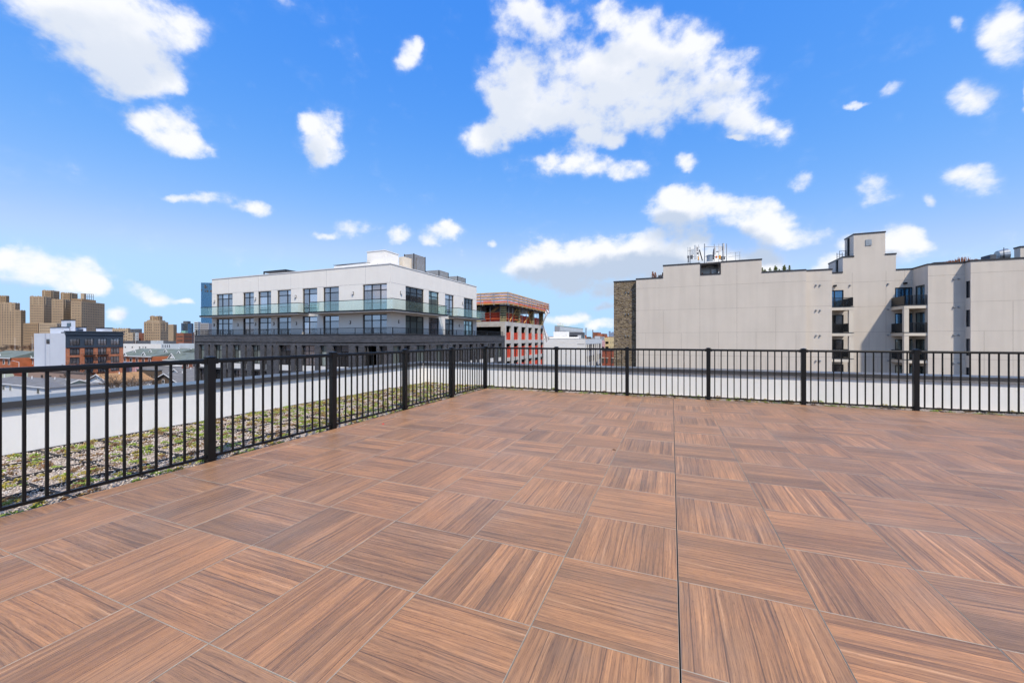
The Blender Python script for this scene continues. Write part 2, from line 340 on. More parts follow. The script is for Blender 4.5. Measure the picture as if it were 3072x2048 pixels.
def wood_tile():
    """porcelain paver printed as five boards; UV in metres, u along the grain, shifted per tile"""
    m, nt, b = new_mat('wood_tile')
    uv = nd(nt, 'ShaderNodeTexCoord').outputs['UV']
    sp = nd(nt, 'ShaderNodeSeparateXYZ', {0: uv}); u, v = sp.outputs[0], sp.outputs[1]
    st = mth(nt, 'DIVIDE', v, 0.1221); idx = mth(nt, 'FLOOR', st); fr = mth(nt, 'FRACT', st)
    wn = nd(nt, 'ShaderNodeTexWhiteNoise', {'W': idx}, noise_dimensions='1D')
    rnd = wn.outputs['Value']
    tn = nd(nt, 'ShaderNodeTexWhiteNoise', {'W': mth(nt, 'FLOOR', mth(nt, 'DIVIDE', v, 7.0))}, noise_dimensions='1D').outputs['Value']
    off = mth(nt, 'MULTIPLY', rnd, 37.0)
    uo = mth(nt, 'ADD', u, off)
    wb = nd(nt, 'ShaderNodeTexNoise', {'Vector': nd(nt, 'ShaderNodeCombineXYZ', {0: mth(nt, 'MULTIPLY', uo, 2.2), 1: mth(nt, 'MULTIPLY', v, 7.0), 2: off}).outputs[0], 'Scale': 1.0, 'Detail': 2.0})
    vw = mth(nt, 'ADD', v, mth(nt, 'MULTIPLY', mth(nt, 'SUBTRACT', wb.outputs['Fac'], 0.5), 0.035))      # grain lines wander a little
    gv = nd(nt, 'ShaderNodeCombineXYZ', {0: mth(nt, 'MULTIPLY', uo, 1.0), 1: mth(nt, 'MULTIPLY', vw, 52.0), 2: off})
    g1 = nd(nt, 'ShaderNodeTexNoise', {'Vector': gv.outputs[0], 'Scale': 1.0, 'Detail': 7.0, 'Roughness': 0.68})
    fv = nd(nt, 'ShaderNodeCombineXYZ', {0: mth(nt, 'MULTIPLY', uo, 5.0), 1: mth(nt, 'MULTIPLY', vw, 260.0), 2: off})
    g2 = nd(nt, 'ShaderNodeTexNoise', {'Vector': fv.outputs[0], 'Scale': 1.0, 'Detail': 3.0, 'Roughness': 0.65})
    kv = nd(nt, 'ShaderNodeCombineXYZ', {0: mth(nt, 'MULTIPLY', uo, 22.0), 1: mth(nt, 'MULTIPLY', vw, 420.0), 2: off})
    g4 = nd(nt, 'ShaderNodeTexNoise', {'Vector': kv.outputs[0], 'Scale': 1.0, 'Detail': 2.0})
    bv = nd(nt, 'ShaderNodeCombineXYZ', {0: mth(nt, 'MULTIPLY', u, 3.0), 1: mth(nt, 'MULTIPLY', v, 5.0), 2: tn})
    g3 = nd(nt, 'ShaderNodeTexNoise', {'Vector': bv.outputs[0], 'Scale': 1.0, 'Detail': 3.0})
    a = ramp(nt, g1.outputs['Fac'], [(0.30, (0.140, 0.089, 0.062)), (0.38, (0.246, 0.132, 0.071)), (0.50, (0.354, 0.182, 0.086)), (0.62, (0.430, 0.226, 0.108)), (0.72, (0.585, 0.340, 0.182))])
    a = mixc(nt, 1.0, a, ramp(nt, g2.outputs['Fac'], [(0.30, (0.68, 0.68, 0.70)), (0.5, (1, 1, 1)), (0.72, (1.20, 1.18, 1.14))]), 'MULTIPLY')
    a = mixc(nt, 1.0, a, ramp(nt, g4.outputs['Fac'], [(0.30, (0.60, 0.58, 0.58)), (0.42, (1, 1, 1))]), 'MULTIPLY')
    a = mixc(nt, 1.0, a, ramp(nt, rnd, [(0, (0.76, 0.78, 0.81)), (0.45, (1, 1, 1)), (1, (1.18, 1.14, 1.08))]), 'MULTIPLY')
    a = mixc(nt, 1.0, a, ramp(nt, tn, [(0, (0.92, 0.95, 0.99)), (0.5, (1, 1, 1)), (1, (1.07, 1.06, 1.06))]), 'MULTIPLY')
    a = mixc(nt, 1.0, a, ramp(nt, g3.outputs['Fac'], [(0.35, (0.88, 0.91, 0.96)), (0.65, (1.06, 1.03, 1.0))]), 'MULTIPLY')
    # faint dust and dried rain marks over the whole deck, in deck space
    gp = nd(nt, 'ShaderNodeNewGeometry').outputs['Position']
    du = nd(nt, 'ShaderNodeTexNoise', {'Vector': gp, 'Scale': 0.9, 'Detail': 6.0, 'Roughness': 0.62})
    a = mixc(nt, mth(nt, 'MULTIPLY', ramp(nt, du.outputs['Fac'], [(0.48, (0, 0, 0)), (0.72, (1, 1, 1))]), 0.10), a, (0.50, 0.46, 0.42))
    seam = mth(nt, 'LESS_THAN', mth(nt, 'MINIMUM', fr, mth(nt, 'SUBTRACT', 1.0, fr)), 0.017)
    a = mixc(nt, mth(nt, 'MULTIPLY', seam, 0.62), a, (0.07, 0.045, 0.035))
    nt.links.new(a, b.inputs['Base Color'])
    nt.links.new(mth(nt, 'MULTIPLY_ADD', g2.outputs['Fac'], 0.2, 0.34), b.inputs['Roughness'])
    b.inputs['Specular IOR Level'].default_value = 0.42
    bump(nt, b, mth(nt, 'SUBTRACT', g2.outputs['Fac'], seam), 0.25, 0.0012)
wood_tile()
plain('tile_edge', (0.40, 0.355, 0.295), 0.7, 0, 0.35, 3.0)

def island_mat(name, stops, rough=0.8):
    m, nt, b = new_mat(name)
    g = nd(nt, 'ShaderNodeNewGeometry').outputs['Random Per Island']
    n = nd(nt, 'ShaderNodeTexNoise', {'Vector': nd(nt, 'ShaderNodeTexCoord').outputs['Object'], 'Scale': 70.0, 'Detail': 2.0})
    a = mixc(nt, 1.0, ramp(nt, g, stops), ramp(nt, n.outputs['Fac'], [(0.3, [0.8] * 3), (0.7, [1.15] * 3)]), 'MULTIPLY')
    nt.links.new(a, b.inputs['Base Color']); b.inputs['Roughness'].default_value = rough
island_mat('pebble', [(0, (0.36, 0.27, 0.21)), (0.25, (0.62, 0.52, 0.43)), (0.5, (0.74, 0.66, 0.57)), (0.75, (0.56, 0.45, 0.38)), (0.9, (0.82, 0.78, 0.72)), (1, (0.32, 0.27, 0.24))])
island_mat('sedum_green', [(0, (0.15, 0.23, 0.02)), (0.5, (0.27, 0.37, 0.04)), (1, (0.40, 0.48, 0.09))], 0.5)
island_mat('sedum_yellow', [(0, (0.24, 0.21, 0.03)), (0.6, (0.38, 0.32, 0.05)), (1, (0.50, 0.36, 0.07))], 0.5)
island_mat('sedum_red', [(0, (0.16, 0.075, 0.04)), (0.5, (0.28, 0.15, 0.07)), (1, (0.28, 0.22, 0.07))], 0.6)
plain('gravel_base', (0.46, 0.38, 0.31), 0.95, 0, 0.6, 55.0)

# ------------------------------------------------------------------ mesh helpers
class MB:
    def __init__(s): s.v = []; s.f = []; s.m = []; s.uv = []
    def quad(s, a, b, c, d, mi=0, uv=None):
        i = len(s.v); s.v += [a, b, c, d]; s.f.append((i, i + 1, i + 2, i + 3)); s.m.append(mi); s.uv.append(uv)
        return s
    def tri(s, a, b, c, mi=0):
        i = len(s.v); s.v += [a, b, c]; s.f.append((i, i + 1, i + 2)); s.m.append(mi); s.uv.append(None); return s
    def box(s, x0, x1, y0, y1, z0, z1, mi=0, mt=None):
        if x0 > x1: x0, x1 = x1, x0
        if y0 > y1: y0, y1 = y1, y0
        if z0 > z1: z0, z1 = z1, z0
        i = len(s.v)
        s.v += [(x0, y0, z0), (x1, y0, z0), (x1, y1, z0), (x0, y1, z0), (x0, y0, z1), (x1, y0, z1), (x1, y1, z1), (x0, y1, z1)]
        for f in ((0, 3, 2, 1), (4, 5, 6, 7), (0, 1, 5, 4), (1, 2, 6, 5), (2, 3, 7, 6), (3, 0, 4, 7)):
            s.f.append(tuple(i + k for k in f)); s.m.append(mi if not (mt is not None and f == (4, 5, 6, 7)) else mt); s.uv.append(None)
        return s
    def bar(s, a, b, w, h=None, mi=0):
        """rectangular bar from a to b"""
        a, b = Vector(a), Vector(b); h = h or w; d = (b - a)
        if d.length < 1e-6: return s
        d.normalize(); up = Vector((0, 0, 1)) if abs(d.z) < 0.9 else Vector((1, 0, 0))
        r = d.cross(up).normalized() * w / 2; q = r.cross(d).normalized() * h / 2
        i = len(s.v)
        for p in (a, b): s.v += [tuple(p - r - q), tuple(p + r - q), tuple(p + r + q), tuple(p - r + q)]
        for f in ((3, 2, 1, 0), (4, 5, 6, 7), (0, 1, 5, 4), (1, 2, 6, 5), (2, 3, 7, 6), (3, 0, 4, 7)):
            s.f.append(tuple(i + k for k in f)); s.m.append(mi); s.uv.append(None)
        return s
    def tube(s, a, b, r0, r1=None, n=6, mi=0, cap=True):
        a, b = Vector(a), Vector(b); r1 = r0 if r1 is None else r1; d = (b - a)
        if d.length < 1e-6: return s
        d.normalize(); up = Vector((0, 0, 1)) if abs(d.z) < 0.9 else Vector((1, 0, 0))
        x = d.cross(up).normalized(); y = d.cross(x); i = len(s.v)
        for p, r in ((a, r0), (b, r1)):
            for k in range(n):
                t = 2 * math.pi * k / n; s.v.append(tuple(p + x * math.cos(t) * r + y * math.sin(t) * r))
        for k in range(n):
            s.f.append((i + k, i + n + k, i + n + (k + 1) % n, i + (k + 1) % n)); s.m.append(mi); s.uv.append(None)
        if cap:
            s.f.append(tuple(i + k for k in range(n))); s.m.append(mi); s.uv.append(None)
            s.f.append(tuple(i + n + k for k in reversed(range(n)))); s.m.append(mi); s.uv.append(None)
        return s
    def poly_prism(s, pts, h0, h1, axis='z', mi=0):
        """polygon pts (2D) extruded along an axis"""
        def P(p, h): return {'z': (p[0], p[1], h), 'y': (p[0], h, p[1]), 'x': (h, p[0], p[1])}[axis]
        i = len(s.v); n = len(pts)
        s.v += [P(p, h0) for p in pts] + [P(p, h1) for p in pts]
        s.f.append(tuple(range(i, i + n))); s.f.append(tuple(reversed(range(i + n, i + 2 * n))))
        s.m += [mi, mi]; s.uv += [None, None]
        for k in range(n):
            s.f.append((i + k, i + n + k, i + n + (k + 1) % n, i + (k + 1) % n)); s.m.append(mi); s.uv.append(None)
        return s
    def build(s, name, mats, parent=None, uv=False, smooth=False):
        if isinstance(mats, str): mats = [mats]
        off = root_loc(parent)
        me = bpy.data.meshes.new(name)
        me.from_pydata([(x - off[0], y - off[1], z - off[2]) for x, y, z in s.v], [], s.f)
        for k in mats: me.materials.append(MATS[k])
        me.polygons.foreach_set('material_index', s.m)
        if uv:
            ul = me.uv_layers.new(name='UVMap')
            for p in me.polygons:
                n = p.normal; ax = max(range(3), key=lambda q: abs(n[q]))
                for li in p.loop_indices:
                    co = me.vertices[me.loops[li].vertex_index].co
                    ul.data[li].uv = (co.y, co.z) if ax == 0 else (co.x, co.z) if ax == 1 else (co.x, co.y)
        if smooth: me.polygons.foreach_set('use_smooth', [True] * len(me.polygons))
        me.update()
        return link(name, me, parent)
def root_loc(p):
    if p is None: return (0, 0, 0)
    while p.parent: p = p.parent
    return p.location
def link(name, me, parent=None):
    o = bpy.data.objects.new(name, me); col.objects.link(o)
    if parent is not None: o.parent = parent
    return o
def tag(o, label=None, cat=None, group=None, kind=None):
    if label: o['label'] = label
    if cat: o['category'] = cat
    if group: o['group'] = group
    if kind: o['kind'] = kind
    return o
def thing(name, loc, label, cat, group=None):
    o = bpy.data.objects.new(name, None); col.objects.link(o); o.location = loc; o.empty_display_size = 0.2
    return tag(o, label, cat, group)
def B(name, mat, parent, *boxes, uv=False):
    mb = MB()
    for b in boxes: mb.box(*b)
    return mb.build(name, mat, parent, uv=uv)

# a facade: an upright plane, s runs along it, n outward, z up
class Facade:
    def __init__(s, axis, pos, sign): s.axis, s.pos, s.sign = axis, pos, sign
    def P(s, a, n, z):
        q = s.pos + s.sign * n
        return (a, q, z) if s.axis == 'Y' else (q, a, z)
    def box(s, mb, a0, a1, n0, n1, z0, z1, mi=0):
        p, q = s.P(a0, n0, z0), s.P(a1, n1, z1)
        return mb.box(p[0], q[0], p[1], q[1], p[2], q[2], mi)
    def S(s, px): return X_at(px, s.pos) if s.axis == 'Y' else Y_at(px, s.pos)
    def Z(s, px, py):
        a = s.S(px); p = s.P(a, 0, 0); return Z_at(p[0], p[1], py)
    def wall(s, mb, a0, a1, z0, z1, holes, depth, mi=0, mr=None):
        """skin with real openings: front cells and the reveals of every hole"""
        mr = mi if mr is None else mr
        if a0 > a1: a0, a1 = a1, a0
        holes = [(min(h[0], h[1]), max(h[0], h[1]), h[2], h[3]) for h in holes]
        xs = sorted({a0, a1} | {x for h in holes for x in h[:2] if a0 < x < a1}); zs = sorted({z0, z1} | {z for h in holes for z in h[2:] if z0 < z < z1})
        flip = (s.axis == 'Y' and s.sign > 0) or (s.axis == 'X' and s.sign < 0)
        def Q(a, b, c, d):
            mb.quad(*((a, d, c, b) if flip else (a, b, c, d)), mi)
        for j in range(len(zs) - 1):
            run = None
            for i in range(len(xs) - 1):
                cx, cz = (xs[i] + xs[i + 1]) / 2, (zs[j] + zs[j + 1]) / 2
                inside = any(h[0] < cx < h[1] and h[2] < cz < h[3] for h in holes)
                if inside:
                    if run is not None: Q(s.P(run, 0, zs[j]), s.P(xs[i], 0, zs[j]), s.P(xs[i], 0, zs[j + 1]), s.P(run, 0, zs[j + 1])); run = None
                elif run is None: run = xs[i]
            if run is not None: Q(s.P(run, 0, zs[j]), s.P(xs[-1], 0, zs[j]), s.P(xs[-1], 0, zs[j + 1]), s.P(run, 0, zs[j + 1]))
        for a, b, c, d in holes:
            for p, q in (((a, c), (a, d)), ((a, d), (b, d)), ((b, d), (b, c)), ((b, c), (a, c))):
                mb.quad(s.P(p[0], 0, p[1]), s.P(q[0], 0, q[1]), s.P(q[0], -depth, q[1]), s.P(p[0], -depth, p[1]), mr)
    def window(s, parent, a0, a1, z0, z1, inset, vs=(), hs=(), fw=0.07, frame='dark_frame', glass='glass_dark', name='window'):
        """frame with mullions (the part) and one pane per light (its sub-parts)"""
        if a0 > a1: a0, a1 = a1, a0
        mb = MB(); n0, n1 = -inset - 0.03, -inset + 0.05
        for x in (a0, a1 - fw): s.box(mb, x, x + fw, n0, n1, z0, z1)
        for z in (z0, z1 - fw): s.box(mb, a0 + fw, a1 - fw, n0, n1, z, z + fw)
        vs = sorted(v for v in vs if a0 + fw < v < a1 - fw); hs = sorted(h for h in hs if z0 + fw < h < z1 - fw)
        for v in vs: s.box(mb, v - fw / 2, v + fw / 2, n0, n1 - 0.004, z0 + fw, z1 - fw)
        ex = [a0 + fw] + [q for v in vs for q in (v - fw / 2, v + fw / 2)] + [a1 - fw]
        for h in hs:
            for i in range(0, len(ex), 2): s.box(mb, ex[i], ex[i + 1], n0, n1 - 0.008, h - fw / 2, h + fw / 2)
        w = mb.build(name, frame, parent)
        ez = [z0 + fw] + [q for h in hs for q in (h - fw / 2, h + fw / 2)] + [z1 - fw]
        for i in range(0, len(ex), 2):
            for j in range(0, len(ez), 2):
                pm = MB(); s.box(pm, ex[i], ex[i + 1], -inset - 0.02, -inset, ez[j], ez[j + 1])
                pm.build('pane', glass if isinstance(glass, str) else random.choice(glass), w)
        return w
random.seed(7); rng = np.random.default_rng(11)

# ------------------------------------------------------------------ ground far below, reaching the horizon
gm = MB(); gm.quad((-9000, -9000, GROUND), (9000, -9000, GROUND), (9000, 9000, GROUND), (-9000, 9000, GROUND))
tag(gm.build('ground', 'soil_brown'), kind='structure')

# ------------------------------------------------------------------ deck of wood-look pavers
PX, PY, X0, Y0 = 0.610, 0.603, 0.029, -0.15
EDGE_X, EDGE_Y = -4.455, 9.215
dk = MB(); dk.box(EDGE_X + 0.01, 14.0, -9.0, EDGE_Y - 0.01, -0.30, -0.045)
deck = tag(dk.build('deck', 'roof_membrane'), kind='structure')
def paver_geo(sx, sy, grain_y, seed):
    """verts, faces, materials and uv of one paver centred on its origin"""
    a, b = sx / 2, sy / 2; c = 0.0014
    V = [(-a + c, -b + c, 0), (a - c, -b + c, 0), (a - c, b - c, 0), (-a + c, b - c, 0)]
    V += [(-a, -b, -0.0012), (a, -b, -0.0012), (a, b, -0.0012), (-a, b, -0.0012)] + [(-a, -b, -0.022), (a, -b, -0.022), (a, b, -0.022), (-a, b, -0.022)]
    Fc = [(0, 1, 2, 3)] + [(4 + k, 4 + (k + 1) % 4, (k + 1) % 4, k) for k in range(4)] + [(8 + k, 8 + (k + 1) % 4, 4 + (k + 1) % 4, 4 + k) for k in range(4)]
    UV = [((y if grain_y else x) + seed * 3.37, min(max((x + 0.305) if grain_y else (y + 0.305), 0.001), 0.609) + seed * 7.0) for x, y, z in V]
    return V, Fc, [0] + [1] * 8, UV
def paver_mesh(sx, sy, gy, seed):
    V, Fc, Mi, UV = paver_geo(sx, sy, gy, seed); me = bpy.data.meshes.new('paver'); me.from_pydata(V, [], Fc)
    me.materials.append(MATS['wood_tile']); me.materials.append(MATS['tile_edge']); me.polygons.foreach_set('material_index', Mi)
    ul = me.uv_layers.new(name='UVMap')
    for l in me.loops: ul.data[l.index].uv = UV[l.vertex_index]
    me.update(); return me
cache = {}; rest = []
def col_span(i):
    x0, x1 = X0 + PX * i, X0 + PX * (i + 1)
    if i == 0: x0 += 0.0032
    return max(x0, EDGE_X), x1
NP = 0
for i in range(-8, 22):
    for j in range(-14, 16):
        x0, x1 = col_span(i); y0, y1 = Y0 + PY * j, min(Y0 + PY * (j + 1), EDGE_Y)
        sx, sy = round(x1 - x0 - 0.0030, 4), round(y1 - y0 - 0.0022, 4); gy = (i + j) % 2 == 1
        seed = random.randrange(1, 25); cx, cy = (x0 + x1) / 2, (y0 + y1) / 2; zz = random.uniform(-0.0012, 0.0)
        if j >= 1 and i <= 10:
            k = (sx, sy, gy, seed)
            if k not in cache: cache[k] = paver_mesh(*k)
            o = link('paver', cache[k], deck); o.location = (cx, cy, zz); o.rotation_euler = (random.uniform(-1, 1) * 0.0016, random.uniform(-1, 1) * 0.0016, random.uniform(-1, 1) * 0.0012); NP += 1
        else: rest.append((cx, cy, zz, sx, sy, gy, seed))
me = bpy.data.meshes.new('paver_field'); V = []; Fc = []; Mi = []; UV = []
for cx, cy, zz, sx, sy, gy, seed in rest:
    v, f, mi, uv = paver_geo(sx, sy, gy, seed); n = len(V)
    V += [(x + cx, y + cy, z + zz) for x, y, z in v]; Fc += [tuple(q + n for q in ff) for ff in f]; Mi += mi; UV += uv
me.from_pydata(V, [], Fc); me.materials.append(MATS['wood_tile']); me.materials.append(MATS['tile_edge']); me.polygons.foreach_set('material_index', Mi)
ul = me.uv_layers.new(name='UVMap')
for l in me.loops: ul.data[l.index].uv = UV[l.vertex_index]
tag(link('paver_field', me, deck), kind='stuff')
MB().box(EDGE_X - 0.014, EDGE_X - 0.004, -9, EDGE_Y + 0.014, -0.3, -0.006).box(EDGE_X - 0.004, 14, EDGE_Y + 0.004, EDGE_Y + 0.014, -0.3, -0.006).build('edge_trim', 'tray_plastic', deck)

# ------------------------------------------------------------------ green roof strips: gravel, trays, sedum
B('roof_bed', 'gravel_base', None, (-6.93, EDGE_X - 0.016, -9, 10.03, -0.3, -0.052), (EDGE_X - 0.014, 14, EDGE_Y + 0.016, 10.03, -0.3, -0.052))
tag(bpy.data.objects['roof_bed'], kind='structure')
def scatter_rect(n, x0, x1, y0, y1): return np.stack([rng.uniform(x0, x1, n), rng.uniform(y0, y1, n)], 1)
def blobs(name, mat_names, C, R, Zs, M):
    """many small deformed octahedra in one mesh: centres, radii (n,3 in local axes), yaw, material"""
    n = len(C); base = np.array([(1, 0, 0), (0, 1, 0), (-1, 0, 0), (0, -1, 0), (0, 0, 1), (0, 0, -1)], float)
    F8 = np.array([(0, 1, 4), (1, 2, 4), (2, 3, 4), (3, 0, 4), (1, 0, 5), (2, 1, 5), (3, 2, 5), (0, 3, 5)])
    P = base[None] * (1 + rng.uniform(-0.28, 0.28, (n, 6, 1))) * R[:, None, :]
    P = np.einsum('nij,nkj->nki', M, P) + C[:, None, :]
    me = bpy.data.meshes.new(name); me.vertices.add(n * 6); me.vertices.foreach_set('co', P.ravel())
    me.loops.add(n * 24); me.polygons.add(n * 8)
    me.loops.foreach_set('vertex_index', (F8[None] + (np.arange(n) * 6)[:, None, None]).ravel().astype(np.int32))
    me.polygons.foreach_set('loop_start', np.arange(0, n * 24, 3, dtype=np.int32))
    for k in mat_names: me.materials.append(MATS[k])
    me.polygons.foreach_set('material_index', np.repeat(Zs, 8).astype(np.int32))
    me.update(calc_edges=True); me.validate()
    return link(name, me)
def rotz(a):
    c, s = np.cos(a), np.sin(a); Z = np.zeros_like(a); O = np.ones_like(a)
    return np.stack([np.stack([c, -s, Z], 1), np.stack([s, c, Z], 1), np.stack([Z, Z, O], 1)], 1)
def axes_from(d):
    d = d / np.linalg.norm(d, axis=1, keepdims=True); up = np.tile([0, 0, 1.0], (len(d), 1)); up[np.abs(d[:, 2]) > 0.95] = [1, 0, 0]
    y = np.cross(up, d); y /= np.linalg.norm(y, axis=1, keepdims=True); z = np.cross(d, y)
    return np.stack([d, y, z], 2)
pc = np.concatenate([scatter_rect(60000, -6.91, EDGE_X - 0.02, -2.3, 10.0), scatter_rect(11000, EDGE_X, 7.2, EDGE_Y + 0.02, 10.0)])
n = len(pc); sz = rng.uniform(0.005, 0.0115, n)
C = np.c_[pc, -0.042 + rng.uniform(0, 0.015, n)]; R = np.stack([sz * rng.uniform(0.9, 1.5, n), sz, sz * rng.uniform(0.5, 0.8, n)], 1)
tilt = axes_from(np.c_[rng.normal(size=(n, 2)), rng.normal(size=n) * 0.35])
tag(blobs('gravel', ['pebble'], C, R, np.zeros(n), tilt), 'pale beige and pinkish gravel filling the planted strip behind the railing', 'gravel', kind='stuff')
# sedum: small fleshy leaves in clumps, green, yellow-green and winter red
def sedum(name, spots, label):
    C = []; R = []; Mx = []; Zs = []
    for (x, y) in spots:
        r = rng.uniform(0.022, 0.066); k = int(16 + 520 * r); h = r * rng.uniform(0.45, 0.8); mt = rng.choice([0, 0, 1, 1, 2, 2, 2]) if rng.random() < 0.93 else 0
        a = rng.uniform(0, 2 * math.pi, k); q = np.sqrt(rng.random(k)) * r; e = rng.uniform(0.75, 1.3)
        px, py = q * np.cos(a) * e, q * np.sin(a) / e; z = h * (1 - (q / r) ** 2) * rng.uniform(0.3, 1.0, k)
        C.append(np.stack([x + px, y + py, -0.036 + z], 1)); s = rng.uniform(0.0055, 0.0115, k)
        R.append(np.stack([s * 1.7, s * 0.8, s * 0.55], 1)); d = np.stack([np.cos(a), np.sin(a), rng.uniform(0.1, 1.1, k)], 1); Mx.append(axes_from(d)); Zs.append(np.full(k, mt))
    o = blobs(name, ['sedum_green', 'sedum_yellow', 'sedum_red'], np.concatenate(C), np.concatenate(R), np.concatenate(Zs), np.concatenate(Mx))
    tag(o, label, 'sedum', kind='stuff')
TX = [-6.93, -6.37, -5.74, -5.11, -4.475]; TY0, TYS = 1.66 - 0.53 * 5, 0.53
spots = []
for i in range(4):
    for k in range(-3, 22):
        y = TY0 + TYS * k
        if y > 9.9: continue
        dens = 14 if y < 4 else 22
        for q in range(dens):
            spots.append((rng.uniform(TX[i] + 0.04, TX[i + 1] - 0.04), min(rng.uniform(y, y + TYS), 9.96)))
sedum('sedum_cover', spots, 'low green, yellow and red sedum tufts spread over the gravel strip at the left')
spots = [(rng.uniform(EDGE_X, 7.0), EDGE_Y + 0.05 + 0.72 * rng.random()) for q in range(330)]
sedum('sedum_cover', spots, 'row of small sedum tufts in the narrow gravel strip behind the far railing')
def tray_mesh(w, l):
    m = MB(); t = 0.008
    for (x0, x1, y0, y1) in ((0, w, 0, t), (0, w, l - t, l), (0, t, t, l - t), (w - t, w, t, l - t)): m.box(x0, x1, y0, y1, -0.1, -0.024)
    m.box(t, w - t, t, l - t, -0.10, -0.095)
    me = bpy.data.meshes.new('planting_tray'); me.from_pydata(m.v, [], m.f); me.materials.append(MATS['tray_plastic']); return me
tm = {}
ORD = ['first', 'second', 'third', 'fourth', 'fifth', 'sixth', 'seventh', 'eighth', 'ninth', 'tenth', 'eleventh', 'twelfth', 'thirteenth', 'fourteenth', 'fifteenth', 'sixteenth', 'seventeenth', 'eighteenth', 'nineteenth', 'twentieth', 'twenty-first', 'twenty-second']
COLN = ['against the left parapet', 'one in from the left parapet', 'one in from the left railing', 'right behind the left railing']
for i in range(4):
    w = round(TX[i + 1] - TX[i] - 0.004, 3); tm[w] = tm.get(w) or tray_mesh(w, TYS - 0.006)
    for k in range(21):
        y = TY0 + TYS * k
        if y + TYS < 0.5 or y > 9.5: continue
        o = link('planting_tray', tm[w]); o.location = (TX[i] + 0.002, y, random.uniform(-0.004, 0.003)); o.rotation_euler.z = random.uniform(-0.006, 0.006)
        tag(o, f'black planting tray {COLN[i]}, {ORD[20 - k - 1]} row from the far corner', 'tray', 'trays of the wide left bed')
m2 = tray_mesh(0.63, 0.55)
for k in range(19):
    o = link('planting_tray', m2); o.location = (-4.40 + 0.637 * k, EDGE_Y + 0.075, random.uniform(-0.004, 0.003)); o.rotation_euler.z = random.uniform(-0.008, 0.008)
    tag(o, f'{ORD[k]} black planting tray from the corner post in the strip behind the far railing', 'tray', 'trays of the narrow far bed')

# ------------------------------------------------------------------ parapets
def coping(root, run, axis):
    pos, end = run
    while pos < end - 0.01:
        a, b = pos + 0.002, min(pos + 3.05, end) - 0.002
        m = MB()
        if axis == 'Y': prof = [(-7.38, 0.45), (-7.38, 0.577), (-6.902, 0.572), (-6.902, 0.496), (-6.888, 0.482), (-6.902, 0.482), (-6.914, 0.49), (-6.914, 0.557), (-7.365, 0.562), (-7.365, 0.45)]
        else: prof = [(10.48, 0.45), (10.48, 0.577), (10.002, 0.572), (10.002, 0.496), (9.988, 0.482), (10.002, 0.482), (10.014, 0.49), (10.014, 0.557), (10.465, 0.562), (10.465, 0.45)]
        if axis == 'Y': m.poly_prism([(x, z) for x, z in prof], a, b, 'y')
        else: m.poly_prism([(y, z) for y, z in prof], a, b, 'x')
        m.build('coping', 'coping_metal', root); pos += 3.05
pl = thing('parapet_wall', (-7.17, 0, -0.6), 'low white stucco parapet with grey metal coping along the left gravel bed', 'parapet')
B('wall', 'stucco_parapet', pl, (-7.35, -6.93, -9, 10.45, -0.6, 0.55))
coping(pl, (-9.0, 9.94), 'Y')
pb = thing('parapet_wall', (0, 10.27, -0.6), 'low white stucco parapet with grey metal coping behind the far railing', 'parapet')
B('wall', 'stucco_parapet', pb, (-6.928, 14, 10.03, 10.45, -0.6, 0.55))
coping(pb, (-7.38, 14.0), 'X')

# ------------------------------------------------------------------ black railing
def shared(name, mb, mat, bevel=0.0):
    me = bpy.data.meshes.new(name); me.from_pydata(mb.v, [], mb.f); me.materials.append(MATS[mat])
    if bevel:
        bm = bmesh.new(); bm.from_mesh(me); bmesh.ops.remove_doubles(bm, verts=bm.verts, dist=1e-5)
        bmesh.ops.bevel(bm, geom=[e for e in bm.edges], offset=bevel, segments=1, affect='EDGES'); bm.to_mesh(me); bm.free()
    return me
pk = shared('picket', MB().box(-0.0095, 0.0095, -0.0095, 0.0095, 0.05, 1.03), 'black_paint', 0.0015)
pst = shared('post', MB().box(-0.038, 0.038, -0.038, 0.038, -0.03, 1.078), 'black_paint', 0.003)
cap = MB(); cap.box(-0.043, 0.043, -0.043, 0.043, 1.078, 1.088)
i0 = len(cap.v); cap.v += [(-0.043, -0.043, 1.088), (0.043, -0.043, 1.088), (0.043, 0.043, 1.088), (-0.043, 0.043, 1.088), (0, 0, 1.099)]
for k in range(4): cap.f.append((i0 + k, i0 + (k + 1) % 4, i0 + 4))
capm = shared('post_cap', cap, 'black_paint')
plate = shared('base_plate', MB().box(-0.055, 0.055, -0.055, 0.055, -0.032, -0.02), 'black_paint')
def rail_mesh(L):
    m = MB(); w = 0.024
    m.poly_prism([(-w, 1.022), (w, 1.022), (w, 1.05), (w * 0.72, 1.066), (-w * 0.72, 1.066), (-w, 1.05)], 0.0, L, 'x')
    return shared('top_rail', m, 'black_paint', 0.0015)
def brail_mesh(L): return shared('bottom_rail', MB().box(0, L, -0.016, 0.016, 0.030, 0.056), 'black_paint', 0.002)
brk = shared('bracket', MB().box(0, 0.030, -0.029, 0.029, 1.014, 1.070), 'black_paint', 0.002); brk2 = shared('bracket', MB().box(0, 0.028, -0.021, 0.021, 0.024, 0.062), 'black_paint', 0.002)
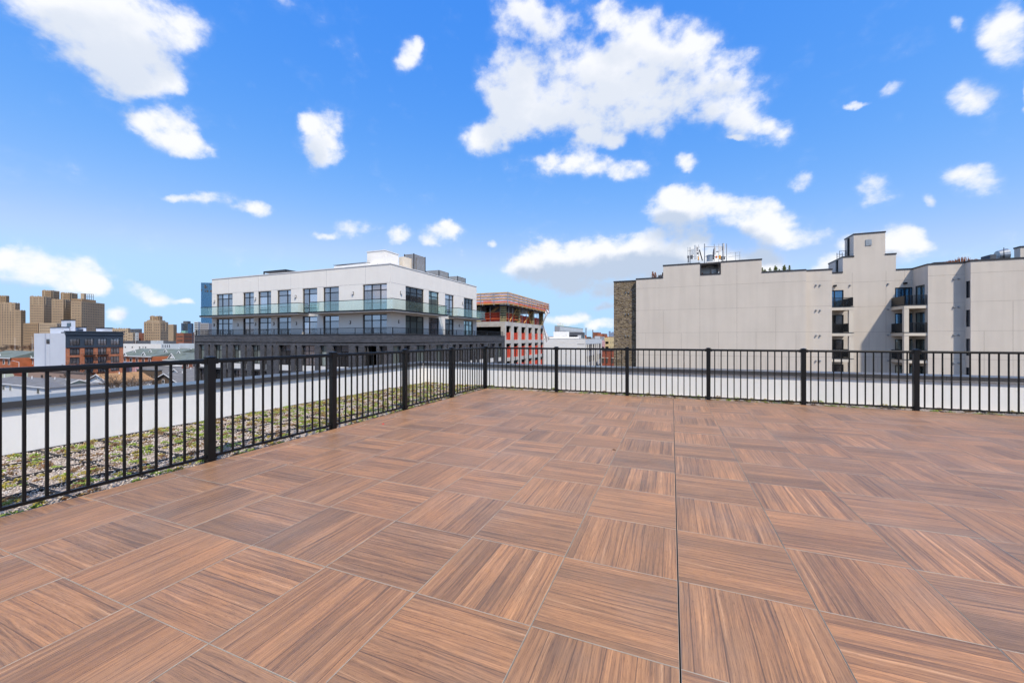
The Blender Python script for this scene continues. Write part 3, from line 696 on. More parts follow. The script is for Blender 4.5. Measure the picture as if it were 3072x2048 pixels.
def railing(root, pts, ang, npk, first=True, last=True):
    """posts at pts along direction ang, one panel between each pair"""
    dx, dy = math.cos(ang), math.sin(ang)
    for i, p in enumerate(pts):
        if (i == 0 and not first) or (i == len(pts) - 1 and not last): continue
        o = link('post', pst, root); o.location = (p[0] - root.location.x, p[1] - root.location.y, 0)
        link('post_cap', capm, o); link('base_plate', plate, o)
    for i in range(len(pts) - 1):
        a, b = Vector(pts[i]), Vector(pts[i + 1]); L = (b - a).length
        rel = lambda t: (a.x + dx * t - root.location.x, a.y + dy * t - root.location.y, 0)
        tr = link('top_rail', rail_mesh(round(L - 0.077, 4)), root); tr.location = rel(0.0385); tr.rotation_euler.z = ang
        br = link('bottom_rail', brail_mesh(round(L - 0.077, 4)), root); br.location = rel(0.0385); br.rotation_euler.z = ang
        for t, fl in ((0.0, 0), (L - 0.077, math.pi)):
            o = link('bracket', brk, tr); o.location = (t, 0, 0); o.rotation_euler.z = fl
            o = link('bracket', brk2, br); o.location = (t, 0, 0); o.rotation_euler.z = fl
        n = npk[i] if isinstance(npk, list) else npk
        for k in range(1, n + 1):
            o = link('picket', pk, root); o.location = rel(L * k / (n + 1)); o.rotation_euler.z = ang + random.uniform(-0.01, 0.01)
LX = -4.515
rl = thing('railing', (LX, 2.0, 0), 'black metal picket railing running away along the left edge of the deck', 'railing')
railing(rl, [(LX, -2.26), (LX, -0.62), (LX, 1.02), (LX, 2.66), (LX, 4.29), (LX, 5.94), (LX, 7.60), (LX, 9.30)], math.pi / 2, 13, last=False)
rr = thing('railing', (0.7, 9.30, 0), 'black metal picket railing crossing the far end of the deck', 'railing')
railing(rr, [(LX, 9.30), (-2.60, 9.30), (-0.94, 9.30), (0.72, 9.30), (2.39, 9.30), (4.07, 9.30), (5.74, 9.30), (7.40, 9.30), (9.06, 9.30)], 0.0, [15, 13, 13, 13, 13, 13, 13, 13])

# small litter on the pavers
def litter(name, px, py, mat, label, cat, r):
    x, y = on_z(px, py); m = MB(); k = 7
    for q in range(k):
        a, b = 2 * math.pi * q / k, 2 * math.pi * (q + 1) / k
        f = lambda t: (x + r * math.cos(t) * (1 + 0.35 * math.sin(3 * t)), y + r * math.sin(t) * (1 + 0.2 * math.cos(2 * t)))
        m.tri((*f(a), 0.001), (*f(b), 0.001), (x, y, 0.6 * r)); m.tri((*f(b), 0.001), (*f(a), 0.001), (x, y, 0.0005))
    return tag(m.build(name, mat), label, cat)
litter('plastic_cap', 1149, 1271.5, 'red_plastic', 'tiny bright red plastic scrap lying on the pavers near the left railing', 'litter', 0.022)
litter('dry_leaf', 1592, 1289, 'dry_leaf', 'small dark dry leaf on the pavers in the middle of the deck', 'leaf', 0.02)
litter('dry_leaf', 1842, 1349, 'dry_leaf', 'small brown curled leaf on a paver left of the dark seam', 'leaf', 0.022)

# ------------------------------------------------------------------ white penthouse building with the dark brick base (left of centre)
XL, YL = at_depth(1172.0, 40.0)
bA = thing('apartment_building', (XL - 12, YL + 10, GROUND), 'white stucco penthouse building with glass balconies on a dark brick base', 'building')
FY, FX = Facade('Y', YL, -1), Facade('X', XL, 1)
XA0, YA1 = X_at(635.8, YL), Y_at(1429.6, XL)
ZR = 8.88
c1 = lambda x: 560 + 0.25510 * x      # crop coordinates of the photograph -> its pixels
c2 = lambda x: 1100 + 0.25510 * x
U0, U1, L0, L1 = 4.24, 6.97, 0.95, 3.84
front = [(c1(350), c1(540), (c1(410), c1(480))), (c1(663), c1(790), (c1(728),)), (c1(840), c1(993), (c1(940),)), (c1(1065), c1(1227), (c1(1175),)),
         (c1(1362), c1(1535), (c1(1432),)), (c1(1605), c1(1790), (c1(1675),)), (c1(2070), c2(238), (c1(2168), c2(155)))]
side = [(c2(458), c2(673), (c2(525), c2(603))), (c2(730), c2(850), (c2(770),)), (c2(922), c2(1025), (c2(983),)), (c2(1143), c2(1252), (c2(1175), c2(1213)))]
w = MB(); hf = []; hs_ = []
for a, b, v in front: hf += [(FY.S(a), FY.S(b), U0, U1), (FY.S(a), FY.S(b), L0, L1)]
for a, b, v in side: hs_ += [(FX.S(a), FX.S(b), U0, U1), (FX.S(a), FX.S(b), L0, L1)]
FY.wall(w, XA0, XL, 0.9, ZR, hf, 0.22); FX.wall(w, YL, YA1, 0.9, ZR, hs_, 0.22)
w.quad((XA0, YL, 0.9), (XA0, YA1, 0.9), (XA0, YA1, ZR), (XA0, YL, ZR)); w.quad((XA0, YA1, 0.9), (XL, YA1, 0.9), (XL, YA1, ZR), (XA0, YA1, ZR))
w.quad((XA0, YL, ZR), (XL, YL, ZR), (XL, YA1, ZR), (XA0, YA1, ZR))
w.build('wall', 'stucco_white', bA)
rc = MB(); t = 0.05
rc.box(XA0 - t, XL + t, YL - t, YL + 0.35, ZR + 0.004, ZR + 0.10).box(XL - 0.35, XL + t, YL + 0.352, YA1 + t, ZR + 0.004, ZR + 0.10)
rc.build('roof_edge', 'white_metal', bA)
for fac, lst in ((FY, front), (FX, side)):
    for q, (a, b, v) in enumerate(lst):
        for z0, z1 in ((U0, U1), (L0, L1)):
            sm = [fac.S(x) for x in v]
            fac.window(bA, fac.S(a), fac.S(b), z0, z1, 0.16, sm, (z1 - 0.62, z0 + 0.55) if (q in (0, 2, 4)) else (z1 - 0.62,), 0.085, 'dark_frame', 'glass_violet' if fac is FY else ('glass_dark', 'glass_teal', 'glass_violet')[(q + (z0 < 2)) % 3])
# control joints in the stucco
jm = MB()
FY.box(jm, XA0, XL, 0.0, 0.004, U1 + 0.05, U1 + 0.075); FX.box(jm, YL, YA1, 0.0, 0.004, U1 + 0.05, U1 + 0.075)
FY.box(jm, XA0, XL, 0.0, 0.004, L1 + 0.10, L1 + 0.125); FX.box(jm, YL, YA1, 0.0, 0.004, L1 + 0.10, L1 + 0.125)
for k in range(5): s_ = XA0 + (XL - XA0) * (k + 0.6) / 5.2; FY.box(jm, s_, s_ + 0.02, 0.0, 0.0035, L1 + 0.13, ZR)
tag(jm.build('control_joint', 'grey_wall', bA), kind='stuff')
def wall_light(fac, px, py, root):
    a = fac.S(px); z = fac.Z(px, py); m = MB(); fac.box(m, a - 0.10, a + 0.10, 0.002, 0.05, z - 0.17, z + 0.17)
    o = m.build('wall_light', 'dark_frame', root)
    m = MB(); fac.box(m, a - 0.075, a + 0.075, 0.05, 0.15, z - 0.13, z + 0.13); m.build('diffuser', 'white_metal', o)
for x, y in ((328, 722), (810, 693), (1283, 665), (1958, 625), (323, 998), (603, 995), (810, 990), (1025, 983), (1290, 978), (1922, 967)): wall_light(FY, c1(x), 720 + .2551 * y, bA)
for x, y in ((400, 620), (1127, 743), (378, 960), (1088, 1005)): wall_light(FX, c2(x), 720 + .2551 * y, bA)
# balconies: slab, dark fascia, frameless glass
BD, S0, S1 = 1.4, 3.99, 4.21
def glass_run(par, p, q, z0, z1, step=1.25):
    p, q = Vector(p), Vector(q); L = (q - p).length; n = max(1, round(L / step)); d = (q - p) / n
    for k in range(n):
        a, b = p + d * k + d.normalized() * 0.012, p + d * (k + 1) - d.normalized() * 0.012
        MB().bar((a.x, a.y, (z0 + z1) / 2), (b.x, b.y, (z0 + z1) / 2), 0.016, z1 - z0).build('glass_panel', 'balustrade_glass', par)
    MB().bar((p.x, p.y, z1 + 0.022), (q.x, q.y, z1 + 0.022), 0.05, 0.06).build('handrail', 'dark_frame', par)
def balcony(x0, x1, y0, y1, runs):
    o = B('balcony', 'stucco_white', bA, (x0, x1, y0, y1, S0, S1 - 0.06))
    f = MB(); e = 0.03
    f.box(x0 - e, x1 + e, y0 - e, y1 - 0.004 if False else y1, S1 - 0.20, S1 - 0.055) if False else None
    B('slab_edge', 'dark_frame', o, (x0 - e, x1 + e, y0 - e, y1 - 0.0, S1 - 0.155, S1))
    for p, q in runs: glass_run(o, p, q, S1 + 0.005, S1 + 1.0)
    return o
yb = YL - BD; xb = XL + BD; g = 0.08
xa = X_at(598.8, yb); xc = X_at(894.0, yb)
balcony(xa, xc, yb, YL - 0.004, [((xa + g, yb + g), (xc - g, yb + g)), ((xc - g, yb + g), (xc - g, YL - 0.05)), ((xa + g, yb + g), (xa + g, YL - 0.05)), ((X_at(720, YL - .7), yb + g + 0.05), (X_at(720, YL - .7), YL - 0.05))])
xd = X_at(925.0, yb); ye = Y_at(1343.6, xb)
o2 = balcony(xd, xb, yb, YL - 0.004, [((xd + g, yb + g), (xb - g, yb + g)), ((xd + g, yb + g), (xd + g, YL - 0.05))])
B('slab_edge', 'dark_frame', o2, (XL + 0.004, xb + 0.03, YL - 0.004, ye, S1 - 0.155, S1)); B('slab', 'stucco_white', o2, (XL + 0.004, xb, YL - 0.004, ye, S0, S1 - 0.16))
glass_run(o2, (xb - g, yb + g), (xb - g, ye - g), S1 + 0.005, S1 + 1.0); glass_run(o2, (xb - g, ye - g), (XL + 0.05, ye - g), S1 + 0.005, S1 + 1.0)
yf = Y_at(c2(1075), xb); yg = Y_at(c2(1400), xb)
balcony(XL + 0.004, xb, yf, yg, [((xb - g, yf + g), (xb - g, yg - g)), ((xb - g, yf + g), (XL + 0.05, yf + g)), ((xb - g, yg - g), (XL + 0.05, yg - g))])
# dark brick base
TB = 1.3; GY, GX = Facade('Y', YL - TB, -1), Facade('X', XL + TB, 1)
XB0, YB1, ZB = X_at(583.5, YL - TB), Y_at(1514.5, XL + TB), 1.73
of = [(143, 207), (250, 273), (320, 413), (460, 485), (540, 633), (685, 707), (760, 862), (912, 940), (997, 1018), (1080, 1222), (1270, 1296), (1350, 1505), (1563, 1643), (1715, 1905), (1980, 2020), (2090, 2230)]
of = [(c1(a), c1(b)) for a, b in of] + [(c2(5), c2(115)), (c2(145), c2(240))]
os_ = [(c2(a), c2(b)) for a, b in ((312, 410), (440, 515), (590, 700), (735, 752), (818, 905), (940, 955), (1010, 1055), (1085, 1125), (1175, 1190), (1210, 1250), (1285, 1305), (1330, 1385), (1430, 1442), (1455, 1510), (1550, 1590))]
w = MB(); rows = [0.60 - 2.98 * k for k in range(3)]
hB = [(GY.S(a), GY.S(b), z - 2.80, z) for a, b in of for z in rows]; hC = [(GX.S(a), GX.S(b), z - 2.80, z) for a, b in os_ for z in rows]
GY.wall(w, XB0, XL + TB, GROUND, ZB, hB, 0.42); GX.wall(w, YL - TB, YB1, GROUND, ZB, hC, 0.42)
w.quad((XB0, YL - TB, GROUND), (XB0, YB1, GROUND), (XB0, YB1, ZB), (XB0, YL - TB, ZB)); w.quad((XB0, YB1, GROUND), (XL + TB, YB1, GROUND), (XL + TB, YB1, ZB), (XB0, YB1, ZB))
w.build('brick_base', 'dark_brick', bA, uv=True)
B('terrace_floor', 'roof_membrane', bA, (XB0, XL + TB, YL - TB, YB1, 0.85, 0.94))
B('base_cap', 'coping_dark', bA, (XB0 - 0.05, XL + TB + 0.05, YL - TB - 0.05, YL - TB + 0.30, ZB + 0.003, ZB + 0.09), (XL + TB - 0.30, XL + TB + 0.05, YL - TB + 0.302, YB1, ZB + 0.003, ZB + 0.09))
for fac, hl in ((GY, hB), (GX, hC)):
    for q, (a, b, z0, z1) in enumerate(hl):
        wd = abs(b - a); a, b = min(a, b), max(a, b)
        if z1 < -3.5: 
            m = MB(); fac.box(m, a, b, -0.40, -0.36, z0, z1); m.build('window', 'glass_dark', bA); continue
        fac.window(bA, a, b, z0 + 0.62, z1, 0.30, (a + wd * 0.42,) if wd > 1.4 else (), (z1 - 0.62,) if wd > 0.6 else (), 0.055, 'dark_frame', ('glass_teal', 'glass_violet', 'glass_teal', 'glass_dark')[q % 4] if wd > 0.5 else 'glass_dark')
        m = MB(); fac.box(m, a + 0.004, b - 0.004, -0.20, -0.10 if q % 3 else -0.13, z0 + 0.004, z0 + 0.60); m.build('spandrel_panel', 'white_metal' if wd > 0.5 else 'galvanised', bA)
# terrace railing on the brick edge
def thin_rail(root, p, q, z0, z1, step, name='terrace_railing', mat='dark_frame', pick=0.13, pw=0.016):
    p, q = Vector(p), Vector(q); d = q - p; L = d.length; d.normalize()
    m = MB(); m.bar((*p, z1), (*q, z1), 0.05, 0.045)
    o = m.build(name, mat, root); MB().bar((*p, z0 + 0.08), (*q, z0 + 0.08), 0.03, 0.03).build('bottom_rail', mat, o)
    n = max(1, round(L / step))
    for k in range(n + 1):
        c = p + d * (L * k / n); MB().bar((c.x, c.y, z0), (c.x, c.y, z1), 0.05).build('post', mat, o)
    if pick:
        m = MB()
        for k in range(1, int(L / pick)):
            c = p + d * (pick * k); m.bar((c.x, c.y, z0 + 0.08), (c.x, c.y, z1), pw)
        tag(m.build('picket_row', mat, o), kind='stuff')
    return o
zt = ZB + 0.09
thin_rail(bA, (XB0 + 0.1, YL - TB + 0.12), (XL + TB - 0.12, YL - TB + 0.12), zt, 2.42, 2.4)
thin_rail(bA, (XL + TB - 0.12, YL - TB + 0.18), (XL + TB - 0.12, YB1 - 0.5), zt, 2.42, 2.4)
thin_rail(bA, (XB0 + 0.1, YL - TB + 0.18), (XB0 + 0.1, YL + 6), zt, 2.42, 2.4)
# on the roof
kx, ky = at_depth(1153.6, 44.5)
kx0 = X_at(1101.3, ky); ky1 = Y_at(1195.7, kx); kz = Z_at(kx, ky, 751.5)
bk = B('roof_bulkhead', 'stucco_white', bA, (kx0, kx, ky, ky1, ZR, kz)); B('coping', 'white_metal', bk, (kx0 - .06, kx + .06, ky - .06, ky1 + .06, kz + .004, kz + .09))
MB().tube((kx + 0.03, ky + 0.5, ZR), (kx + 0.03, ky + 0.5, kz - 0.2), 0.05).build('downpipe', 'white_metal', bk)
MB().tube((kx - 1.0, ky - 0.04, kz - 1.4), (kx - 1.0, ky - 0.04, ZR + .4), 0.02).tube((kx - 1.0, ky - 0.04, ZR + .4), (kx - 1.5, ky - 0.04, ZR + .1), 0.02).build('conduit', 'dark_frame', bk)
def louvre_screen(px0, px1, py_top, d, dep, zb=ZR):
    x0, y0 = at_depth(px0, d); x1 = X_at(px1, y0); zt_ = Z_at(x0, y0, py_top)
    fr = B('louvre_screen', 'dark_frame', bA, (x0, x0 + .08, y0, y0 + .10, zb, zt_))
    for q in ((x1 - .08, x1, y0, y0 + .10), (x1 - .08, x1, y0 + dep - .1, y0 + dep), (x0, x0 + .08, y0 + dep - .1, y0 + dep)): B('screen_post', 'dark_frame', fr, (*q, zb, zt_))
    k = 0; z = zb + 0.15
    while z < zt_ - 0.05:
        B('slat', 'louver', fr, (x0 + .082, x1 - .082, y0 + .02, y0 + .06, z, z + .11)); B('slat', 'louver', fr, (x1 - .06, x1 - .02, y0 + .11, y0 + dep - .11, z, z + .11)); z += 0.145
louvre_screen(1212, 1241.6, 762.5, 49, 2.5); louvre_screen(1277, 1317, 813, 54, 2.5); louvre_screen(1337, 1373, 830, 60, 2.5)
x0, y0 = at_depth(1197, 47.5); x1 = X_at(1212, y0); B('vent_housing', 'stucco_cream', bA, (x0, x1, y0, y0 + 1.5, ZR, Z_at(x0, y0, 771)))
x0, y0 = at_depth(790, 53); x1 = X_at(857, y0); zz = Z_at(x0, y0, 814)
B('cooling_frame', 'dark_frame', bA, (x0, x1, y0, y0 + 3.0, zz - .18, zz), (x0, x0 + .12, y0, y0 + .12, ZR, zz - .18), (x1 - .12, x1, y0, y0 + .12, ZR, zz - .18))
x0, y0 = at_depth(1002, 46.5); x1 = X_at(1098, y0); zz = Z_at(x1, y0, 788)
MB().poly_prism([(x0, ZR), (x1 + 1.2, ZR), (x1 + 1.2, ZR + .3), (x1, zz), (x0, zz - .10)], y0, y0 + 3.5, 'y').build('skylight_curb', 'roof_white', bA)
B('skylight_edge', 'galvanised', bA, (x0 - .05, x1 + .05, y0 - .06, y0 + 3.55, zz + .005, zz + .07))

# ------------------------------------------------------------------ building under construction
cX, cY = at_depth(1514.7, 69.0)
bC = thing('construction_building', (cX - 8, cY + 10, GROUND), 'unfinished concrete building with orange netting and timber formwork on top', 'building')
c4p = lambda x: 1380 + 0.15309 * x
HY, HX = Facade('Y', cY, -1), Facade('X', cX, 1)
yE = Y_at(1632, cX); xW = cX - 30
ZS = 4.37
sd_px = [(908, 1000), (1055, 1148), (1205, 1290), (1340, 1415), (1468, 1535), (1578, 1635)]
w = MB(); hx = []
for r in range(4):
    zt_ = 3.64 - 3.15 * r
    for a, b in sd_px: hx.append((HX.S(c4p(a)), HX.S(c4p(b)), zt_ - 2.5, zt_))
HX.wall(w, cY, yE, GROUND, ZS, hx, 0.35)
xo0, xo1 = HY.S(c4p(365)) - 6, HY.S(c4p(800))
HY.wall(w, xW, cX, GROUND, ZS - 0.9, [(xo0, xo1, 0.7, ZS - 0.9 - 0.0001)], 0.4, 1); HY.wall(w, xW, cX, ZS - 0.9, ZS, [], 0.3, 1)
w.quad((cX, yE, GROUND), (xW, yE, GROUND), (xW, yE, ZS), (cX, yE, ZS))
w.build('concrete_wall', ['concrete', 'concrete_warm'], bC)
B('floor_slab', 'concrete', bC, (xW, cX - 0.004, cY + 0.004, yE, ZS - 0.35, ZS - 0.02))
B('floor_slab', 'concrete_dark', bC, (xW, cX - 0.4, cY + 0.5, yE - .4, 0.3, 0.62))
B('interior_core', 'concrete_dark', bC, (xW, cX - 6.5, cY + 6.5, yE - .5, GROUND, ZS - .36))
for k, (a, b, z0, z1) in enumerate(hx):
    if z1 < -4: continue
    a, b = min(a, b), max(a, b); m = MB(); nseg = 5; zt_ = z0 + (z1 - z0) * (0.60 if k < 6 else 0.82); pts = []
    for q in range(nseg + 1):
        f = q / nseg; pts.append((a + (b - a) * f, -0.14 - 0.09 * math.sin(3.1 * f + k) ** 2, zt_ - 0.22 * math.sin(math.pi * f)))
    for q in range(nseg):
        p, r_ = pts[q], pts[q + 1]; m.quad(HX.P(p[0], p[1], z0), HX.P(r_[0], r_[1], z0), HX.P(r_[0], r_[1], r_[2]), HX.P(p[0], p[1], p[2]))
        m.quad(HX.P(p[0], p[1] - .012, z0), HX.P(r_[0], r_[1] - .012, z0), HX.P(r_[0], r_[1] - .012, r_[2]), HX.P(p[0], p[1] - .012, p[2]))
    m.build('safety_net', 'net_orange', bC)
ZF = 7.35
# column forms of stacked timber strips, steel shores, braces, netting on the open storey
def column_form(x, y, wdt=0.75):
    o = B('column_form', 'concrete_dark', bC, (x - wdt / 2, x + wdt / 2, y - wdt / 2, y + wdt / 2, ZS, ZF - .1)); z = ZS + .1
    while z < ZF - .25:
        B('timber_strip', 'timber_yellow', o, (x - wdt / 2 - .06, x + wdt / 2 + .06, y - wdt / 2 - .06, y + wdt / 2 + .06, z, z + .13)); z += .30
for px in (c4p(1175), c4p(1445), c4p(1632)): column_form(cX - 0.5, HX.S(px))
column_form(HY.S(c4p(828)), cY + 0.5); column_form(HY.S(c4p(340)), cY + .5)
for k in range(5): column_form(cX - 7 - 5 * k, cY + 8)
for x in (390, 575, 770): MB().tube((HY.S(c4p(x)), cY + .35, ZS), (HY.S(c4p(x)), cY + .35, ZF - .1), .055).build('steel_shore', 'galvanised', bC)
for x in (910, 985, 1060, 1245, 1325, 1480, 1535, 1570): MB().tube((cX - .3, HX.S(c4p(x)), ZS), (cX - .3, HX.S(c4p(x)), ZF - .1), .055).build('steel_shore', 'galvanised', bC)
for k in range(14):
    x, y = cX - 2 - 1.9 * (k % 7), cY + 2.5 + 5 * (k // 7) + k % 3; MB().tube((x, y, ZS), (x, y, ZF - .1), .05).build('steel_shore', 'galvanised', bC)
for a, b in ((1270, 1430), (1400, 1345), (985, 1130)): MB().bar((cX - .15, HX.S(c4p(a)), ZS + .1), (cX - .15, HX.S(c4p(b)), ZF - .3), .14).build('timber_brace', 'timber', bC)
for a, b in ((510, 690), (560, 720)): MB().bar((HY.S(c4p(a)), cY + 1.2, ZS + 1.6), (HY.S(c4p(b)), cY + 1.2, ZF - .25), .14).build('timber_brace', 'timber', bC)
def net_sheet(p, q, z0, z1, mat, name, sag=0.06, n=12):
    p, q = Vector(p), Vector(q); d = q - p; nn = Vector((-d.y, d.x)).normalized(); m = MB(); P = []
    for k in range(n + 1):
        f = k / n; c = p + d * f + nn * (sag * math.sin(k * 2.3)); P.append((c, z1 - sag * 1.5 * abs(math.sin(k * 1.7))))
    for k in range(n):
        (a, za), (b, zb) = P[k], P[k + 1]
        for e in (0.0, 0.012): m.quad((a.x + nn.x * e, a.y + nn.y * e, z0), (b.x + nn.x * e, b.y + nn.y * e, z0), (b.x + nn.x * e, b.y + nn.y * e, zb), (a.x + nn.x * e, a.y + nn.y * e, za))
    return m.build(name, mat, bC)
net_sheet((cX - .9, cY + .6), (cX - .9, yE - .6), ZS + .05, ZS + 1.75, 'net_orange', 'safety_net', .1, 22)
net_sheet((xW, cY + .9), (cX - .9, cY + .9), ZS + .05, ZS + 1.7, 'net_orange', 'safety_net', .1, 22)
for z in (ZS + .55, ZS + 1.1, ZS + 1.6):
    MB().bar((xW, cY + .25, z), (cX - .4, cY + .25, z), .05, .11).build('guard_board', 'guard_orange', bC)
    MB().bar((cX - .25, cY + .4, z), (cX - .25, cY + 9, z), .05, .11).build('guard_board', 'guard_orange' if z < ZS + 1.5 else 'timber', bC)
B('formwork_deck', 'timber', bC, (xW, cX + 1.0, cY - 1.0, yE + .9, ZF + .004, ZF + .16))
B('formwork_beam', 'dark_frame', bC, (xW, cX + .2, cY - .2, yE, ZF - .28, ZF))
for k in range(12):
    y = cY - .8 + (yE - cY + 1.4) * k / 11; B('deck_joist', 'galvanised', bC, (cX - .6, cX + 1.15, y - .07, y + .07, ZF - .2, ZF - .004))
for k in range(8):
    x = cX + .6 - 2.2 * k; B('deck_joist', 'galvanised', bC, (x - .07, x + .07, cY - 1.15, cY + .5, ZF - .2, ZF - .004))
zg = 9.27; ex, ey = cX + .95, cY - .95
for z in (ZF + .35, ZF + .9, ZF + 1.4, zg):
    MB().bar((xW, ey, z), (ex, ey, z), .06, .19).build('guard_board', 'guard_orange' if z < ZF + .6 else 'timber', bC)
    MB().bar((ex, ey, z), (ex, yE + .8, z), .06, .19).build('guard_board', 'guard_orange' if z < ZF + .6 else 'timber', bC)
    MB().bar((xW, yE + .8, z), (ex, yE + .8, z), .05, .10).build('guard_board', 'guard_orange', bC); MB().bar((ex - 14, cY + 3, z), (ex - 14, yE + .6, z), .05, .10).build('guard_board', 'guard_orange', bC)
for k in range(11):
    y = ey + (yE + .8 - ey) * k / 10; MB().tube((ex + .03, y, ZF - .1), (ex + .03, y, zg + .12), .04).build('guard_post', 'galvanised', bC)
for k in range(9):
    x = ex - 2.6 * k; MB().tube((x, ey - .03, ZF - .1), (x, ey - .03, zg + .12), .04).build('guard_post', 'galvanised', bC)
net_sheet((xW, ey + .06), (ex - .06, ey + .06), ZF + .18, zg - .02, 'net_pale', 'pale_net', .05, 22); net_sheet((ex - .06, ey + .06), (ex - .06, yE + .75), ZF + .18, zg - .02, 'net_pale', 'pale_net', .05, 26)
net_sheet((xW, yE + .7), (ex - .1, yE + .7), ZF + .18, zg - .05, 'net_orange', 'safety_net', .08, 20)
net_sheet((ex - .12, ey + 5), (ex - .12, yE + .7), ZF + .17, ZF + .75, 'net_orange', 'safety_net', .05, 20)
B('material_stack', 'guard_orange', bC, (HY.S(c4p(410)), HY.S(c4p(510)), cY + 1, cY + 2.4, ZF + .17, ZF + .95))
B('timber_stack', 'timber', bC, (HY.S(c4p(365)), HY.S(c4p(840)), cY + .06, cY + .35, 0.72, 1.35)); B('ladder', 'galvanised', bC, (HY.S(c4p(470)), HY.S(c4p(472)), cY + .8, cY + .9, .72, 2.4), (HY.S(c4p(497)), HY.S(c4p(499)), cY + .8, cY + .9, .72, 2.4))
# loose white tarpaulin blowing off the far end
tp = MB(); P = []
prof = [(1700, 430, .9), (1750, 500, 1.3), (1690, 590, 1.2), (1650, 680, .9), (1635, 740, .7), (1665, 830, .9), (1710, 920, 1.3), (1760, 1020, 1.9)]
prof2 = [(1655, 520, .2), (1670, 560, .2), (1640, 640, .2), (1620, 720, .15), (1628, 760, .1), (1640, 880, .1), (1655, 980, .2), (1690, 1088, .5)]
for (xa_, ya_, n0), (xb_, yb_, n1) in zip(prof, prof2):
    row = []
    for q in range(6):
        f = q / 5; px = c4p(xb_ + (xa_ - xb_) * f); py = 860 + .15309 * (yb_ + (ya_ - yb_) * f); d = 87.0 + 0.22 * math.sin(q * 1.9 + ya_ * .02)
        x, y = at_depth(px, d); row.append((x, y, z_d(py, d)))
    P.append(row)
for i in range(len(P) - 1):
    for q in range(5):
        tp.quad(P[i][q], P[i][q + 1], P[i + 1][q + 1], P[i + 1][q]); e = .03
        tp.quad(*[(p[0] - e, p[1] + e * 2, p[2]) for p in (P[i][q], P[i + 1][q], P[i + 1][q + 1], P[i][q + 1])])
tp.build('tarpaulin', 'tarp_white', bC)

# ------------------------------------------------------------------ beige stucco apartment block on the right
k4 = lambda x: 1800 + 0.25510 * x
k5 = lambda x: 2380 + 0.29422 * x
k6 = lambda x: 2440 + 0.19134 * x
RY1, RYd, RYr, RYe, RYf = 56.5, 57.15, 60.0, 57.0, 56.1
bR = thing('apartment_building', (14, 66, GROUND), 'long beige stucco apartment block with roof antennas and recessed balconies at right', 'building')
BOT = -9.0; ZT = 9.42
def grooved(fac, a0, a1, z0, z1, holes, vert=(), horiz=(8.15, 5.17, 2.12, -0.86, -3.85), g=0.035, mats=('stucco_beige', 'stucco_joint')):
    """wall skin with sunk control joints"""
    mb = MB(); H = list(holes); a0, a1 = min(a0, a1), max(a0, a1)
    for z in horiz:
        if z0 + .1 < z < z1 - .1: H.append((a0 + .001, a1 - .001, z, z + g))
    for a, b0, b1 in vert:
        if a0 < a < a1: H.append((a, a + g, max(b0, z0 + .05), min(b1, z1 - .05)))
    grv = H[len(holes):]
    # joints stop at real openings
    out = []
    for (x0, x1, y0, y1) in grv:
        segs = [(x0, x1)] if x1 - x0 > y1 - y0 else None
        if segs:
            for (p, q, r, s) in holes:
                p, q = min(p, q), max(p, q)
                if r < y1 and s > y0: segs = [t for u in segs for t in ((u[0], min(u[1], p)), (max(u[0], q), u[1])) if t[1] - t[0] > .05]
            out += [(u[0], u[1], y0, y1) for u in segs]
        else: out.append((x0, x1, y0, y1))
    fac.wall(mb, a0, a1, z0, z1, list(holes), 0.22)
    jm = MB()
    for (x0, x1, y0, y1) in out: fac.box(jm, x0, x1, 0.0, 0.0035, y0, y1)
    mb.build('wall', mats[0], bR)
    tag(jm.build('control_joint', mats[1], bR), kind='stuff')
def cap(x0, x1, y0, y1, z, h=0.16, name='coping', e=0.05): return B(name, 'coping_dark', bR, (x0 - e, x1 + e, y0 - e, y1 + e, z + .003, z + h))
F1, Fd, Fr, Fe, Ff = [Facade('Y', y, -1) for y in (RY1, RYd, RYr, RYe, RYf)]
xs0, xs1 = X_at(1841.4, RY1 + .65), X_at(1908.4, RY1)
st = MB(); Facade('Y', RY1 + .65, -1).wall(st, xs0, xs1, BOT - 9.5, 9.30, [], .1); st.quad((xs0, RY1 + .65, BOT - 9.5), (xs0, RY1 + 15, BOT - 9.5), (xs0, RY1 + 15, 9.3), (xs0, RY1 + .65, 9.3)); st.quad((xs0, RY1 + .65, 9.3), (xs1, RY1 + .65, 9.3), (xs1, RY1 + 15, 9.3), (xs0, RY1 + 15, 9.3))
st.build('stone_wall', 'ledge_stone', bR, uv=True); cap(xs0, xs1 - .06, RY1 + .65, RY1 + 15, 9.30)
xa_, xb_, xc_, xd_, xr0 = X_at(1989.5, RY1), X_at(2285, RY1), X_at(2419, RY1), X_at(2496, RYd), None
V = [(X_at(k4(1173), RY1), BOT, 9.4), (X_at(k4(1608), RY1), BOT, 11), (X_at(k4(743), RY1), BOT, 5.1), (X_at(k4(2065), RY1), BOT, 5.1)] + [(X_at(k4(x), RY1), BOT, 2.1) for x in (537, 955, 1390, 1833, 2303)] + [(X_at(k4(x), RY1), BOT, -.9) for x in (640, 850, 1065, 1280, 1500, 1720, 1950, 2190)]
nz0, nz1 = 9.52, 10.85; nx0, nx1 = X_at(k4(1178), RY1), X_at(k4(1422), RY1)
grooved(F1, xs1, xc_, BOT - 9.5, ZT, [], V)
grooved(F1, xa_, xb_, ZT, 11.02, [(nx0, nx1, nz0, 11.0199)], [(X_at(k4(1608), RY1), ZT, 11)], horiz=())
sd_ = MB(); sd_.quad((xs1, RY1, BOT - 9.5), (xs1, RY1 + .65, BOT - 9.5), (xs1, RY1 + .65, ZT), (xs1, RY1, ZT))
